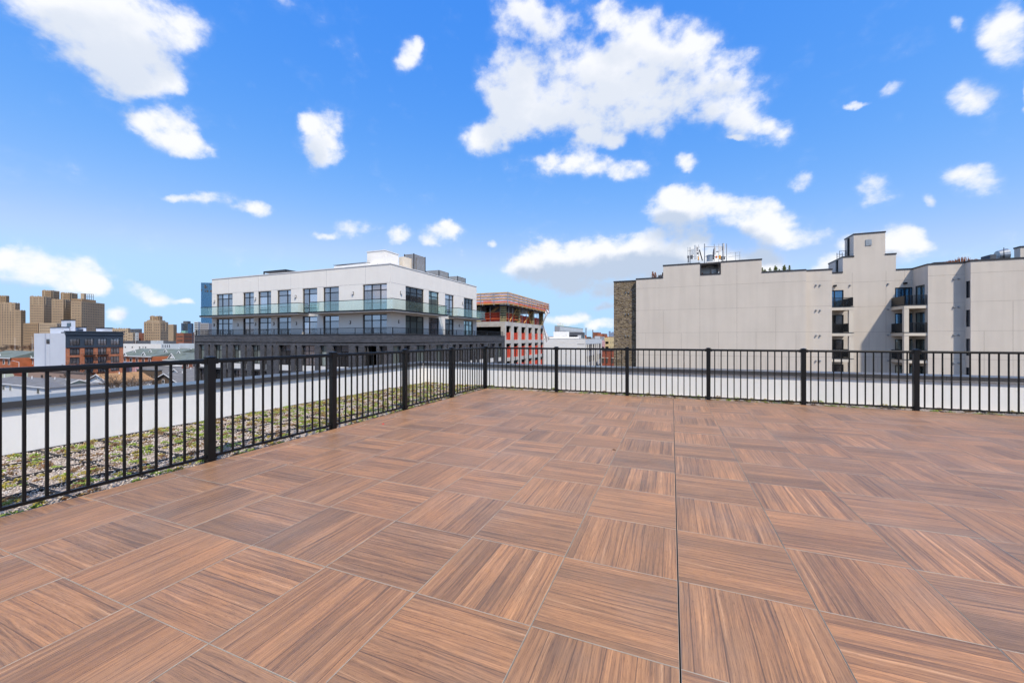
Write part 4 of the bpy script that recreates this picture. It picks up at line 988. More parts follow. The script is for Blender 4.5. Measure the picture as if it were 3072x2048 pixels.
sd_.quad((xs1, RY1, ZT), (xc_, RY1, ZT), (xc_, RY1 + 16, ZT), (xs1, RY1 + 16, ZT))
sd_.quad((xb_, RY1, ZT), (xb_, RY1 + 8, ZT), (xb_, RY1 + 8, 11.02), (xb_, RY1, 11.02)); sd_.quad((xa_, RY1, ZT), (xa_, RY1 + 8, ZT), (xa_, RY1 + 8, 11.02), (xa_, RY1, 11.02))
sd_.quad((xa_, RY1 + 3.2, 11.02), (xb_, RY1 + 3.2, 11.02), (xb_, RY1 + 8, 11.02), (xa_, RY1 + 8, 11.02))
sd_.quad((nx1, RY1, 11.02), (xb_, RY1, 11.02), (xb_, RY1 + 3.2, 11.02), (nx1, RY1 + 3.2, 11.02)); sd_.quad((xa_, RY1, 11.02), (nx0, RY1, 11.02), (nx0, RY1 + 3.2, 11.02), (xa_, RY1 + 3.2, 11.02))
sd_.build('side_wall', 'stucco_beige', bR)
cap(xs1, xa_ - .06, RY1, RY1 + .3, ZT); cap(xa_, nx0 - .06, RY1, RY1 + .3, 11.02); cap(nx1 + .06, xb_, RY1, RY1 + .3, 11.02); cap(xb_ + .06, xc_ - .06, RY1, RY1 + .3, ZT)
# open bay cut into the upper wall, with its dark frame and a grey wall behind
fr = B('bay_frame', 'coping_dark', bR, (nx0 + .002, nx0 + .12, RY1 - .04, RY1 + .3, nz0, 11.1), (nx1 - .12, nx1 - .002, RY1 - .04, RY1 + .3, nz0, 11.1), (nx0 + .12, nx1 - .12, RY1 - .05, RY1 + .3, nz0 + .001, nz0 + .16))
B('bay_back_wall', 'galvanised', fr, (nx0, nx1, RY1 + 3.1, RY1 + 3.2, nz0, 11.0)); B('bay_head', 'coping_dark', fr, (nx0 - .3, nx1 + .3, RY1 + .9, RY1 + 3.3, 11.03, 11.25))
# strip d, recessed wall, tower, blocks e and f
grooved(Fd, xc_, xd_, BOT - 9.5, ZT, [])
cap(xc_ + .06, xd_, RYd, RYd + .3, ZT)
xw0, xt0, xt1, xt2 = xd_, X_at(2561, RYr), X_at(2656, RYr), X_at(2688, RYr)
XS = 25.95
BALZ = [5.03 - 3.03 * k for k in range(4)]
dx0, dx1 = X_at(k6(300), RYr) - .25, X_at(k6(475), RYr)
wA0, wA1, wB0, wB1 = X_at(k6(1280), RYr), X_at(k6(1415), RYr), X_at(k6(1432), RYr), X_at(k6(1585), RYr)
hr = []
for z in BALZ: hr += [(dx0, dx1, z + .02, z + 2.26), (wA0, wB1, z + .02, z + 2.30)]
grooved(Fr, xw0, XS, BOT - 9.5, ZT, hr, [(X_at(k5(943), RYr), BOT, 9.4), (X_at(k5(598), RYr), 5.1, 9.4), (X_at(k5(1135), RYr), 7.6, 9.4), (X_at(k5(770), RYr), BOT, 2.1), (X_at(k5(860), RYr), BOT, -.9), (X_at(k5(690), RYr), BOT, -.9)])
w = MB(); w.quad((xw0, RYd, BOT - 9.5), (xw0, RYr, BOT - 9.5), (xw0, RYr, ZT), (xw0, RYd, ZT)); w.quad((xc_, RY1, ZT), (xc_, RYd, ZT), (xc_, RYd, BOT), (xc_, RY1, BOT)); w.build('side_wall', 'stucco_beige', bR)
for z in BALZ:
    Fr.window(bR, dx0, dx1, z + .02, z + 2.26, .12, ((dx0 + dx1) / 2 - .2,), (), .10, 'dark_frame', 'glass_blue' if z > 3 else 'glass_dark')
    Fr.window(bR, wA0, wB1, z + .02, z + 2.30, .12, (wA1 + .1, (wB0 + wB1) / 2), (), .11, 'dark_frame', 'glass_blue' if z > 1 else 'glass_teal')
# tower and its steps (each a box standing on the wall head)
def roof_block(x0, x1, y0, depth, z1, capped=True, z0=None, mat='stucco_beige'):
    z0 = ZT if z0 is None else z0
    o = B('roof_tower', mat, bR, (x0, x1, y0, y0 + depth, z0, z1))
    if capped: B('coping', 'coping_dark', o, (x0 - .05, x1 + .05, y0 - .05, y0 + depth + .05, z1 + .003, z1 + .16))
    return o
yt = Y_at(2534, xt0); roof_block(xt0, xt1, RYr, yt - RYr, 13.92, z0=ZT + .0)
xq = X_at(2528.6, RYr); yq = Y_at(2485.3, xq); tw2 = roof_block(xq, xt0 - .003, RYr, yq - RYr, 11.25); roof_block(xt1 + .003, xt2, RYr, 6, 11.25)
tw = [o for o in bR.children if o.name.startswith('roof_tower')][0]
sq = MB(); sx0, sx1 = X_at(k5(735), RYr), X_at(k5(797), RYr); Fr.box(sq, sx0, sx1, .002, .06, Z_at(sx0, RYr, 660 + .29422 * 262), Z_at(sx0, RYr, 660 + .29422 * 203)); lv = sq.build('wall_louvre', 'galvanised', tw)
cap(xw0 + .06, xq - .06, RYr, RYr + .3, ZT - .05); cap(xt2 + .06, XS - .06, RYr, RYr + .3, ZT - .05)
for (x, y, z0, z1) in ((xt0, RYr + 1.2, 11.3, 13.8), (xq, RYr + 1.5, 9.5, 11.2)): B('leader_pipe', 'dark_frame', bR, (x - .16, x - .003, y, y + .3, z0, z1))
Fs = Facade('X', XS, -1); XF = X_at(2912, RYf)
hs2 = [(57.6, 59.45, z + .02, z + 2.30) for z in BALZ]
w = MB(); Fs.wall(w, RYe, RYr, BOT - 9.5, ZT, hs2, .2); w.build('side_wall', 'stucco_beige', bR)
for z in BALZ: Fs.window(bR, 57.6, 59.45, z + .02, z + 2.30, .1, (58.5,), (), .10, 'dark_frame', 'glass_teal')
grooved(Fe, XS, XF, BOT - 9.5, ZT, [])
Fs2 = Facade('X', XF, -1); hs3 = [(RYf + .12, RYf + .72, z + .57, z + 2.35) for z in BALZ]
w = MB(); Fs2.wall(w, RYf, RYe, BOT - 9.5, ZT, hs3, .15); w.build('side_wall', 'stucco_beige', bR)
for z in BALZ: Fs2.window(bR, RYf + .12, RYf + .72, z + .57, z + 2.35, .08, (), (), .07, 'dark_frame', 'glass_dark')
grooved(Ff, XF, 52, BOT - 9.5, ZT, [], [(X_at(k5(2238), RYf), BOT, 5.1), (X_at(k5(1943), RYf), BOT, 2.1), (X_at(k5(2090), RYf), BOT, -.9)])
w = MB(); w.quad((XS, RYe, ZT), (XF, RYe, ZT), (XF, RYe + 14, ZT), (XS, RYe + 14, ZT)); w.quad((XF, RYf, ZT), (52, RYf, ZT), (52, RYf + 15, ZT), (XF, RYf + 15, ZT)); w.quad((xw0, RYr, ZT - .1), (XS, RYr, ZT - .1), (XS, RYr + 12, ZT - .1), (xw0, RYr + 12, ZT - .1)); w.quad((xc_, RYd, ZT), (xw0, RYd, ZT), (xw0, RYd + 14, ZT), (xc_, RYd + 14, ZT)); w.build('roof', 'roof_membrane', bR)
cap(XS, XF - .06, RYe, RYe + .3, ZT - .06); cap(XF, 52, RYf, RYf + .3, ZT - .06); B('coping', 'coping_dark', bR, (XS - .05, XS + .25, RYe + .36, RYr + .3, ZT - .055, ZT + .105)); B('coping', 'coping_dark', bR, (XF - .05, XF + .25, RYf + .36, RYe + .2, ZT - .055, ZT + .105))
# balconies
def picket_rail(par, p, q, z0, z1):
    o = MB().bar((*p, z1), (*q, z1), .05, .05).build('balcony_rail', 'dark_frame', par); MB().bar((*p, z0 + .08), (*q, z0 + .08), .04, .04).build('bottom_rail', 'dark_frame', o)
    p, q = Vector(p), Vector(q); L = (q - p).length; n = int(L / .115); m = MB()
    for k in range(n + 1): c = p + (q - p) * (k / n); m.bar((c.x, c.y, z0 + .08), (c.x, c.y, z1), .04)
    tag(m.build('picket_row', 'black_paint', o), kind='stuff')
bx1 = X_at(2561, RYd + .1); by0 = RYd + .12
for k, z in enumerate(BALZ):
    o = B('balcony', 'stucco_cream', bR, (xw0 + .003, bx1, by0, RYr - .003, z - .36, z)); B('slab_edge', 'dark_frame', o, (xw0 + .003, bx1 + .04, by0 - .04, RYr - .003, z + .003, z + .05))
    picket_rail(o, (xw0 + .05, by0 + .05), (bx1 - .05, by0 + .05), z + .05, z + 1.08); picket_rail(o, (bx1 - .05, by0 + .1), (bx1 - .05, RYr - .05), z + .05, z + 1.08)
    if k: B('column', 'stucco_cream', o, (bx1 - .42, bx1 - .004, by0 + .02, by0 + .40, z + .05, BALZ[k - 1] - .36))
ax0, ax1, ay0 = 24.0, XS - .003, RYe + .12
for k, z in enumerate(BALZ):
    o = B('balcony', 'stucco_cream', bR, (ax0, ax1, ay0, RYr - .003, z - .36, z)); B('slab_edge', 'dark_frame', o, (ax0 - .04, ax1, ay0 - .04, RYr - .003, z + .003, z + .05))
    picket_rail(o, (ax0 + .05, ay0 + .05), (ax1 - .02, ay0 + .05), z + .05, z + 1.08)
    B('privacy_panel', 'black_paint', o, (ax0 + .03, ax0 + .07, ay0 + .1, RYr - .05, z + .1, z + 1.08))
    if k: B('column', 'stucco_cream', o, (ax0 + .004, ax0 + .42, ay0 + .02, ay0 + .40, z + .05, BALZ[k - 1] - .36))
def vent(fac, px, py):
    a, z = fac.S(px), fac.Z(px, py); m = MB(); r = .11
    ang = [math.pi * k / 6 for k in range(7)]
    p0, p1 = fac.P(a, .0, z), fac.P(a, .09, z - .02); m.tube(p0, p1, r, r * .8, 10); m.tube(p1, fac.P(a, .13, z - .07), r * .8, r * .45, 10)
    m.build('dryer_vent', 'galvanised', bR)
for k in range(4):
    for x in (230, 272): vent(Fd, k5(x), 660 + .29422 * (663 + 257 * k))
    for x in (1635, 1686): vent(Fe, k5(x), 660 + .29422 * (600 + 285.5 * k))
    vent(Fr, k5(965), 660 + .29422 * (650 + 261 * k))
    FSt = Facade('Y', RY1 + .65, -1)
    for x in (302, 336): vent(FSt, k4(x), 700 + .2551 * (697 + 254 * k))
vent(Fr, k5(575), 660 + .29422 * 665)
for x, y in ((420, 672), (1135, 645)):
    a, z = Fr.S(k5(x)), Fr.Z(k5(x), 660 + .29422 * y); m = MB(); Fr.box(m, a - .14, a + .14, .002, .3, z - .1, z + .1); m.build('scupper', 'dark_frame', bR)
# end bulkhead and roof ladder rails
x0 = X_at(3061, RYf + 1.5); B('roof_bulkhead', 'stucco_beige', bR, (x0, 52, RYf + 1.5, RYf + 2.3, ZT, 10.75)); B('coping', 'coping_dark', bR, (x0 - .05, 52, RYf + 1.45, RYf + 2.35, 10.753, 10.9))
lx = X_at(k5(445), RYr + 2.5)
ld = thing('roof_ladder', (lx, RYr + 2.5, ZT), 'thin dark steel ladder and guard rail beside the square roof tower', 'ladder')
for dx in (0, .55): MB().tube((lx + dx, RYr + 2.5, ZT - .1), (lx + dx, RYr + 2.5, 12.3), .03).build('stile', 'dark_frame', ld)
for k in range(9): MB().tube((lx, RYr + 2.5, ZT + .3 + .3 * k), (lx + .55, RYr + 2.5, ZT + .3 + .3 * k), .018).build('rung', 'dark_frame', ld)
lx2 = X_at(k5(500), RYr + 2.2)
for z in (12.0, 12.45): MB().tube((lx2 - .3, RYr + 2.2, z), (xt0 - .05, RYr + 2.2, z), .025).build('guard_bar', 'dark_frame', ld)
for x in (lx2 - .3, lx2 + .4, xt0 - .1): MB().tube((x, RYr + 2.2, 11.2), (x, RYr + 2.2, 12.5), .025).build('guard_post', 'dark_frame', ld)

# ------------------------------------------------------------------ antennas and plant on the roofs
AY = RY1 + 4.0
ka = lambda x: 2000 + 0.10629 * x
def AX(x): return X_at(ka(x), AY)
def AZ(x, y): return Z_at(AX(x), AY, 720 + 0.10629 * y)
an1 = thing('antenna_frame', (AX(750), AY, 11.02), 'left mobile phone antenna frame with tall grey panel on the beige roof', 'antenna')
an2 = thing('antenna_frame', (AX(1450), AY, 11.02), 'right mobile phone antenna frame with white panels and crossbars on the beige roof', 'antenna')
ZB0 = 11.0
for par, x, y, r in ((an1, 600, 205, .035), (an1, 660, 205, .06), (an1, 905, 130, .03), (an2, 1070, 110, .07), (an2, 1340, 115, .04), (an2, 1585, 90, .06), (an2, 1690, 105, .05), (an2, 1472, 110, .03)):
    MB().tube((AX(x), AY, ZB0), (AX(x), AY, AZ(x, y)), r).build('mast', 'galvanised', par)
for par, x0, x1, y in ((an1, 600, 775, 300), (an1, 840, 930, 205), (an1, 600, 905, 470), (an2, 1050, 1335, 192), (an2, 1385, 1585, 186), (an2, 1070, 1690, 470)):
    MB().tube((AX(x0), AY - .08, AZ(x0, y)), (AX(x1), AY - .08, AZ(x1, y)), .045).build('crossbar', 'galvanised', par)
def panel(par, x0, x1, y0, y1, mat, t=.16, name='panel_antenna'): B(name, mat, par, (AX(x0), AX(x1), AY - .32, AY - .32 + t, AZ(x0, y1), AZ(x0, y0)))
panel(an1, 690, 765, 270, 425, 'pale_wall'); panel(an1, 775, 812, 152, 548, 'pale_wall'); panel(an1, 848, 872, 225, 328, 'slate_wall'); panel(an1, 818, 850, 180, 540, 'white_metal')
panel(an2, 1345, 1385, 195, 420, 'white_metal'); panel(an2, 1450, 1540, 205, 335, 'white_metal'); panel(an2, 1560, 1582, 215, 300, 'slate_wall'); panel(an2, 1592, 1625, 110, 470, 'white_metal'); panel(an2, 1395, 1450, 330, 350, 'slate_wall')
for par, x0, x1, y0, y1 in ((an1, 878, 905, 480, 575), (an2, 1468, 1520, 445, 545), (an2, 1375, 1420, 462, 515)): panel(par, x0, x1, y0, y1, 'orange_box' if x0 != 1375 else 'guard_orange', .25, 'equipment_box')
for par, x0, x1, y0, y1 in ((an1, 580, 630, 455, 520), (an1, 675, 735, 440, 545), (an1, 600, 625, 520, 640), (an1, 845, 890, 365, 410), (an2, 1255, 1330, 450, 560), (an2, 1295, 1330, 350, 460), (an2, 1520, 1560, 470, 580), (an2, 1600, 1640, 490, 560)): panel(par, x0, x1, y0, y1, 'slate_wall', .2, 'radio_unit')
MB().bar((AX(922), AY - .2, AZ(922, 285)), (AX(1005), AY - .2, AZ(1005, 590)), .13).build('brace', 'dark_frame', an1); MB().bar((AX(1328), AY - .1, AZ(1328, 255)), (AX(1285), AY - .1, AZ(1285, 570)), .10).build('brace', 'dark_frame', an2)
fl = thing('flue', (AX(1195), AY - 1, 11.0), 'short silver flue pipe between the two antenna frames on the beige roof', 'flue')
MB().tube((AX(1195), AY - 1, 11.0), (AX(1195), AY - 1, AZ(1195, 480)), .38, .38, 14).build('pipe', 'galvanised', fl, smooth=False); MB().tube((AX(1195), AY - 1, AZ(1195, 480)), (AX(1195), AY - 1, AZ(1195, 465)), .46, .30, 14).build('cowl', 'galvanised', fl)
B('base', 'roof_white', fl, (AX(1100), AX(1320), AY - 1.5, AY - .5, 11.02, AZ(1200, 655)))
eq = thing('equipment_platform', (AX(1300), AY, 11.02), 'dark steel equipment platform under the roof antennas', 'platform')
B('deck', 'coping_dark', eq, (AX(420), AX(985), AY - 1.2, AY + 1.5, 11.26, 11.5)); B('deck', 'coping_dark', eq, (AX(1245), AX(2220), AY - 1.2, AY + 1.5, 11.26, 11.62))
gr_ = thing('roof_guardrail', (AX(1860), AY, 11.02), 'light steel guard rail on the roof right of the antennas', 'railing')
for y in (400, 500): MB().tube((AX(1700), AY - 1, AZ(1700, y + 25)), (AX(2030), AY - 1, AZ(2030, y - 20)), .022).build('guard_bar', 'galvanised', gr_)
for x in (1915, 2030): MB().tube((AX(x), AY - 1, 11.6), (AX(x), AY - 1, AZ(x, 380)), .025).build('guard_post', 'galvanised', gr_)

def conifer(x, y, z, h, r, mat, label, group, seed):
    g_ = np.random.default_rng(seed); root = thing('potted_conifer', (x, y, z), label, 'shrub', group)
    MB().tube((x, y, z), (x, y, z + h * .7), .03, .012).build('trunk', 'bark', root)
    n_ = 170; t = g_.random(n_) ** 0.8; rad = r * (1 - t) ** 0.8 * np.sqrt(g_.random(n_)) * (1 + .25 * np.sin(t * 23)); a = g_.uniform(0, 6.283, n_)
    C = np.stack([rad * np.cos(a), rad * np.sin(a), .08 * h + t * h * .92], 1); s = h * .035 * g_.uniform(.7, 1.5, n_)
    R = np.stack([s * 1.8, s * .8, s * .7], 1); D = np.stack([np.cos(a), np.sin(a), np.full(n_, 1.2)], 1)
    o = blobs('foliage', [mat], C, R, np.zeros(n_), axes_from(D)); o.parent = root
    B('pot', 'slate_wall', root, (x - r * .5, x + r * .5, y - r * .5, y + r * .5, z, z + .12 * h))
i = 0
def cf(px, py_top, Y, zb, w, mat, label, group):
    global i
    x = X_at(px, Y); zt_ = Z_at(x, Y, py_top); i += 1
    conifer(x, Y, zb, max(zt_ - zb, .35), w, mat, label, group, 100 + i)
where = ['first', 'second', 'third', 'fourth', 'fifth', 'sixth', 'seventh', 'eighth', 'ninth']
for q, (x, y) in enumerate(((1908, 402), (1940, 420), (1998, 404), (2060, 380), (2077, 395), (2110, 420), (2156, 385), (2172, 372), (2228, 375))):
    cf(k4(x), 700 + .2551 * y, RY1 + 1.2, ZT, .30, 'conifer_green', f'{where[q]} from left of the green conifers behind the beige parapet', 'green roof conifers')
for q, (x, y, l_) in enumerate(((622, 448, 'tall rust-brown dead conifer on the roof left of the antennas'), (650, 458, 'slimmer rust-brown dead conifer beside the tall one'), (692, 490, 'small rust-brown conifer left of the upper wall step'), (710, 486, 'small rust-brown conifer close to the upper wall step'), (738, 462, 'narrow brown conifer against the upper wall step'))):
    cf(k4(x), 700 + .2551 * y, RY1 + 1.0, ZT, .33, 'conifer_brown', l_, 'brown roof conifers')
for q, (x, y, l_) in enumerate(((1202, 462, 'rust-brown conifer at the left in the open roof bay'), (1305, 460, 'rust-brown conifer in the middle of the open roof bay'), (1352, 458, 'rust-brown conifer right of the middle in the open roof bay'), (1403, 462, 'yellowish conifer at the right in the open roof bay'))):
    cf(k4(x), 700 + .2551 * y, RY1 + .7, nz0 + .02, .22, 'conifer_brown' if q < 3 else 'conifer_green', l_, 'conifers in the roof bay')
ac = thing('air_conditioner', (X_at(k4(1338), RY1 + 2.2), RY1 + 2.2, nz0), 'white air conditioning unit in the open roof bay', 'air conditioner')
ax_ = X_at(k4(1310), RY1 + 2.2); ax2 = X_at(k4(1365), RY1 + 2.2); B('casing', 'white_metal', ac, (ax_, ax2, RY1 + 2.2, RY1 + 2.8, nz0 + .2, nz0 + 1.05)); B('foot', 'dark_frame', ac, (ax_, ax2, RY1 + 2.25, RY1 + 2.4, nz0, nz0 + .197))
MB().tube(((ax_ + ax2) / 2, RY1 + 2.199, nz0 + .62), ((ax_ + ax2) / 2, RY1 + 2.15, nz0 + .62), .3, .3, 14).build('fan_grille', 'galvanised', ac)
# dried grasses in planters on the right roof
for q, (x, y, wd, l_) in enumerate(((1580, 425, .5, 'clump of dry orange grass at the left of the right roof planter'), (1605, 415, .4, 'second clump of dry orange grass in the right roof planter'), (1660, 400, .6, 'tallest clump of dry orange grass in the right roof planter'), (1720, 380, .6, 'spiky dry orange grass at the right of the roof planter'), (1800, 405, .4, 'low dry grass above the right roof corner'), (1858, 398, .4, 'low dry grass right of the roof corner'))):
    Yg = RYe + 1.0; x_ = X_at(k5(x), Yg); z1 = Z_at(x_, Yg, 660 + .29422 * y); root = thing('dry_grass', (x_, Yg, ZT), l_, 'grass', 'dry grasses on the right roof')
    m = MB(); g_ = random.Random(q)
    for k in range(70):
        a, r_ = g_.uniform(0, 6.28), g_.uniform(0, wd); hh = (z1 - ZT) * g_.uniform(.55, 1.1); bx_, by_ = x_ + r_ * math.cos(a), Yg + .4 * r_ * math.sin(a)
        m.tube((bx_, by_, ZT), (bx_ + g_.uniform(-.15, .15), by_ + g_.uniform(-.1, .1), ZT + hh), .028, .012, 3, cap=False)
    tag(m.build('blades', 'conifer_brown', root), kind='stuff'); B('planter', 'slate_wall', root, (x_ - wd - .1, x_ + wd + .1, Yg - .35, Yg + .35, ZT, ZT + .15))
pn = thing('roof_plant', (X_at(k5(2130), RYf + 5), RYf + 5, ZT), 'grey cylindrical roof fan with dark boxes at the far right roof', 'ventilation')
Yp = RYf + 5; xx = lambda x: X_at(k5(x), Yp); zz_ = lambda x, y: Z_at(xx(x), Yp, 660 + .29422 * y)
B('dark_box', 'slate_wall', pn, (xx(2010), xx(2070), Yp, Yp + 1.5, ZT, zz_(2010, 352))); MB().tube((xx(2085), Yp, ZT + .4), (xx(2085), Yp + 1.2, ZT + .4), .45, .45, 14).build('fan', 'slate_wall', pn)
MB().tube((xx(2130), Yp + .8, zz_(2130, 352)), (xx(2225), Yp + .8, zz_(2225, 345)), .55, .75, 16).build('duct', 'galvanised', pn); B('duct_stand', 'dark_frame', pn, (xx(2140), xx(2150), Yp + .5, Yp + 1.1, ZT, zz_(2130, 365)), (xx(2220), xx(2230), Yp + .5, Yp + 1.1, ZT, zz_(2230, 365)))
MB().tube((xx(2075), Yp - 1, ZT), (xx(2075), Yp - 1, zz_(2075, 300)), .03).bar((xx(2055), Yp - 1, ZT), (xx(2078), Yp - 1, zz_(2078, 350)), .04).bar((xx(2095), Yp - 1, ZT), (xx(2074), Yp - 1, zz_(2074, 350)), .04).build('tripod_mast', 'dark_frame', pn)
sk = thing('roof_hatch', (X_at(k5(1500), RYe + 3), RYe + 3, ZT), 'low dark roof hatch left of the dry grass planter', 'hatch'); x0, x1 = X_at(k5(1440), RYe + 3), X_at(k5(1560), RYe + 3); B('curb', 'slate_wall', sk, (x0, x1, RYe + 3, RYe + 5, ZT, Z_at(x0, RYe + 3, 660 + .29422 * 440))); B('lid', 'coping_dark', sk, (x0 - .1, x1 + .1, RYe + 2.9, RYe + 5.1, Z_at(x0, RYe + 3, 660 + .29422 * 440) + .003, Z_at(x0, RYe + 3, 660 + .29422 * 432)))

# ------------------------------------------------------------------ generic grid-aligned block from its near corner
def block_dims(pl, pc, pr, d):
    x, y = at_depth(pc, d); return X_at(pl, y), x, y, Y_at(pr, x)
def win_grid(mb, fac, a0, a1, z0, z1, na, step_z, w, h, jit=0.0, skip=None, off=.06):
    a0, a1 = min(a0, a1), max(a0, a1)
    nz = int((z1 - z0) / step_z)
    for i_ in range(na):
        a = a0 + (a1 - a0) * (i_ + .5) / na
        for k in range(nz):
            z = z1 - step_z * (k + .75)
            ww = w or abs(a1 - a0) / na * .42; fac.box(mb, a - ww / 2, a + ww / 2, .0, off, z, z + h)
def tier(root, pl, pc, pr, py, d, mat, zb=GROUND, step=4.4, cols=(0, 0), ww=None, wh=2.2, wmat='far_window', cren=False, name='block', capmat=None):
    x0, x1, y0, y1 = block_dims(pl, pc, pr, d); z1 = Z_at(x1, y0, py)
    o = B(name, mat, root, (x0, x1, y0, y1, zb, z1))
    m = MB(); fy, fx = Facade('Y', y0, -1), Facade('X', x1, 1); ww_ = ww
    if cols[0]: win_grid(m, fy, x0 + 1, x1 - 1, zb + 3, z1 - 1.5, cols[0], step, ww_, wh)
    if cols[1]: win_grid(m, fx, y0 + 1, y1 - 1, zb + 3, z1 - 1.5, cols[1], step, ww_, wh)
    if m.v: tag(m.build('window_rows', wmat, o), kind='stuff')
    if cren:
        m = MB(); n_ = max(2, int((x1 - x0) / 3.2))
        for k in range(n_): a = x0 + (x1 - x0) * (k + .5) / n_; m.box(a - .9, a + .9, y0 - .25, y0 + .5, z1 + .01, z1 + 1.1)
        n_ = max(2, int((y1 - y0) / 3.2))
        for k in range(n_): a = y0 + (y1 - y0) * (k + .5) / n_; m.box(x1 - .5, x1 + .25, a - .9, a + .9, z1 + .01, z1 + 1.1)
        for k in range(int((x1 - x0) / 9)): a = x0 + 9 * k + 4; m.box(a - .7, a + .7, y0 - .45, y0 - .004, z1 - 14, z1 + 1.6)
        for k in range(int((y1 - y0) / 9)): a = y0 + 9 * k + 4; m.box(x1 + .004, x1 + .45, a - .7, a + .7, z1 - 14, z1 + 1.6)
        tag(m.build('parapet_teeth', 'tan_brick_light', o), kind='stuff')
    if capmat: B('cornice', capmat, o, (x0 - .15, x1 + .15, y0 - .15, y1 + .15, z1 + .004, z1 + .35))
    return o, (x0, x1, y0, y1, z1)

def far(name, label, cat, px, d, group=None):
    x, y = at_depth(px, d); return thing(name, (x, y, GROUND), label, cat, group)
HG = 'tan brick hospital towers'
# the far left blocks do not follow the street grid here: build them in a turned frame, then turn each about the deck
PHI = math.radians(32.5); ST, CT = math.sin(TH - PHI), math.cos(TH - PHI); TURN = []
_far = far
def far(*a, **k):
    o = _far(*a, **k); TURN.append(o); return o
r_ = far('hospital_tower', 'tan brick stepped tower cut off by the left edge of the picture', 'tower', 30, 720, HG)
tier(r_, -70, 45, 60, 909, 700, 'tan_brick', cols=(14, 2), cren=True); tier(r_, -70, 18, 28, 888, 720, 'tan_brick_deep', cols=(12, 2), cren=True); tier(r_, 44, 62, 77, 931, 690, 'tan_brick', cols=(3, 3), cren=True)
r_ = far('hospital_tower', 'leftmost whole tan brick tower of the cluster, with a taller back part', 'tower', 120, 720, HG)
tier(r_, 89, 131, 155, 890, 700, 'tan_brick', cols=(8, 5), cren=True); tier(r_, 126, 153, 178.6, 872, 742, 'tan_brick_deep', cols=(6, 5), cren=True)
r_ = far('hospital_tower', 'middle tan brick tower of the cluster behind the white and brick flats', 'tower', 190, 720, HG)
tier(r_, 155, 190, 214, 899, 695, 'tan_brick', cols=(6, 5), cren=True); tier(r_, 181.6, 209, 233, 879, 742, 'tan_brick_deep', cols=(6, 5), cren=True)
r_ = far('hospital_tower', 'broad tan brick slab tower at the right of the cluster with a roof sign frame', 'tower', 260, 700, HG)
tier(r_, 212.5, 244, 314, 904, 690, 'tan_brick', cols=(6, 13), cren=False, capmat='tan_brick_light'); tier(r_, 214, 246, 288, 896, 700, 'tan_brick_deep', cols=(6, 0)); o, q = tier(r_, 242, 252, 258, 880, 735, 'tan_brick_light')
m = MB(); x_, y_ = at_depth(258, 735); x2 = X_at(280, y_); za, zb_ = z_d(897, 735), z_d(882, 735)
for k in range(5): m.bar((x_ + (x2 - x_) * k / 4, y_, za - 8), (x_ + (x2 - x_) * k / 4, y_, zb_), .5)
for z in (zb_, (za + zb_) / 2): m.bar((x_, y_, z), (x2, y_, z), .5)
m.build('sign_frame', 'slate_wall', r_)
r_ = far('hospital_wing', 'low tan brick wing at the foot of the left towers', 'building', 95, 650); tier(r_, 70, 114, 119, 969, 640, 'tan_brick_deep', cols=(7, 1))
r_ = far('hospital_wing', 'low tan brick wing just left of the white and brick flats', 'building', 150, 640); tier(r_, 117, 170, 186, 969, 625, 'tan_brick_light', cols=(8, 2))
r_ = far('stepped_building', 'low stepped tan brick building right of the white and brick flats', 'building', 370, 620)
tier(r_, 330, 384, 391, 986, 615, 'tan_brick_light', cols=(8, 1), cren=True); tier(r_, 380, 398, 406, 999, 608, 'tan_brick_light', cols=(3, 1), cren=True)
r_ = far('hospital_tower', 'single tan brick tower with a round-cornered top standing alone', 'tower', 460, 650)
tier(r_, 431.6, 481, 505, 967, 640, 'tan_brick', cols=(8, 5), cren=True); tier(r_, 440, 478, 496, 962, 655, 'tan_brick_light', cols=(6, 3), cren=True); tier(r_, 449.5, 474, 487.5, 949, 665, 'tan_brick_deep', cols=(5, 0), cren=True)
r_ = far('office_block', 'long tan office block behind the lone hospital tower', 'building', 518, 900); tier(r_, 490, 520, 530.5, 973, 900, 'tan_brick_light', cols=(9, 4))
r_ = far('glass_office', 'dark blue glass office block on the skyline left of the white building', 'building', 560, 900)
tier(r_, 543.3, 563, 580.5, 969, 900, 'slate_wall', cols=(10, 12), ww=2.3, wh=2.6, wmat='glass_blue'); tier(r_, 549.5, 563, 572, 963, 915, 'slate_wall')
r_ = far('concrete_tower', 'unfinished pale tower beside the blue skyscraper', 'building', 592, 1000); tier(r_, 582.6, 594, 604, 965, 1000, 'pale_wall', cols=(5, 4), ww=2.4, wh=2.4)
r_ = far('concrete_tower', 'grey block at the foot of the blue skyscraper', 'building', 617, 950); tier(r_, 600, 626, 640, 969, 950, 'grey_wall', cols=(9, 3), ww=1.6, wh=1.6)
r_ = far('skyscraper', 'tall slim blue glass skyscraper behind the white building', 'skyscraper', 620, 1800)
o, (x0, x1, y0, y1, z1) = tier(r_, 603, 641, 650, 848.5, 1800, 'glass_blue')
m = MB(); fy = Facade('Y', y0, -1)
for k in range(70): fy.box(m, x0, x1, .0, .5, 8 + 3.5 * k, 8.7 + 3.5 * k)
for k in range(13): a = x0 + (x1 - x0) * (k + .5) / 13; fy.box(m, a - .35, a + .35, .0, .7, 0, z1 - 1)
tag(m.build('mullion_grid', 'tower_blue', o), kind='stuff'); m = MB()
for a, b, c, e in ((.28, .38, 10, 26), (.45, .5, 16, 28), (.7, .85, 4, 9), (.30, .36, 34, 42), (.45, .58, 34, 42), (.72, .92, 34, 42), (.02, .08, 30, 38)): fy.box(m, x0 + (x1 - x0) * a, x0 + (x1 - x0) * b, .8, 1.2, z1 - e, z1 - c)
tag(m.build('dark_slots', 'far_window', o), kind='stuff')
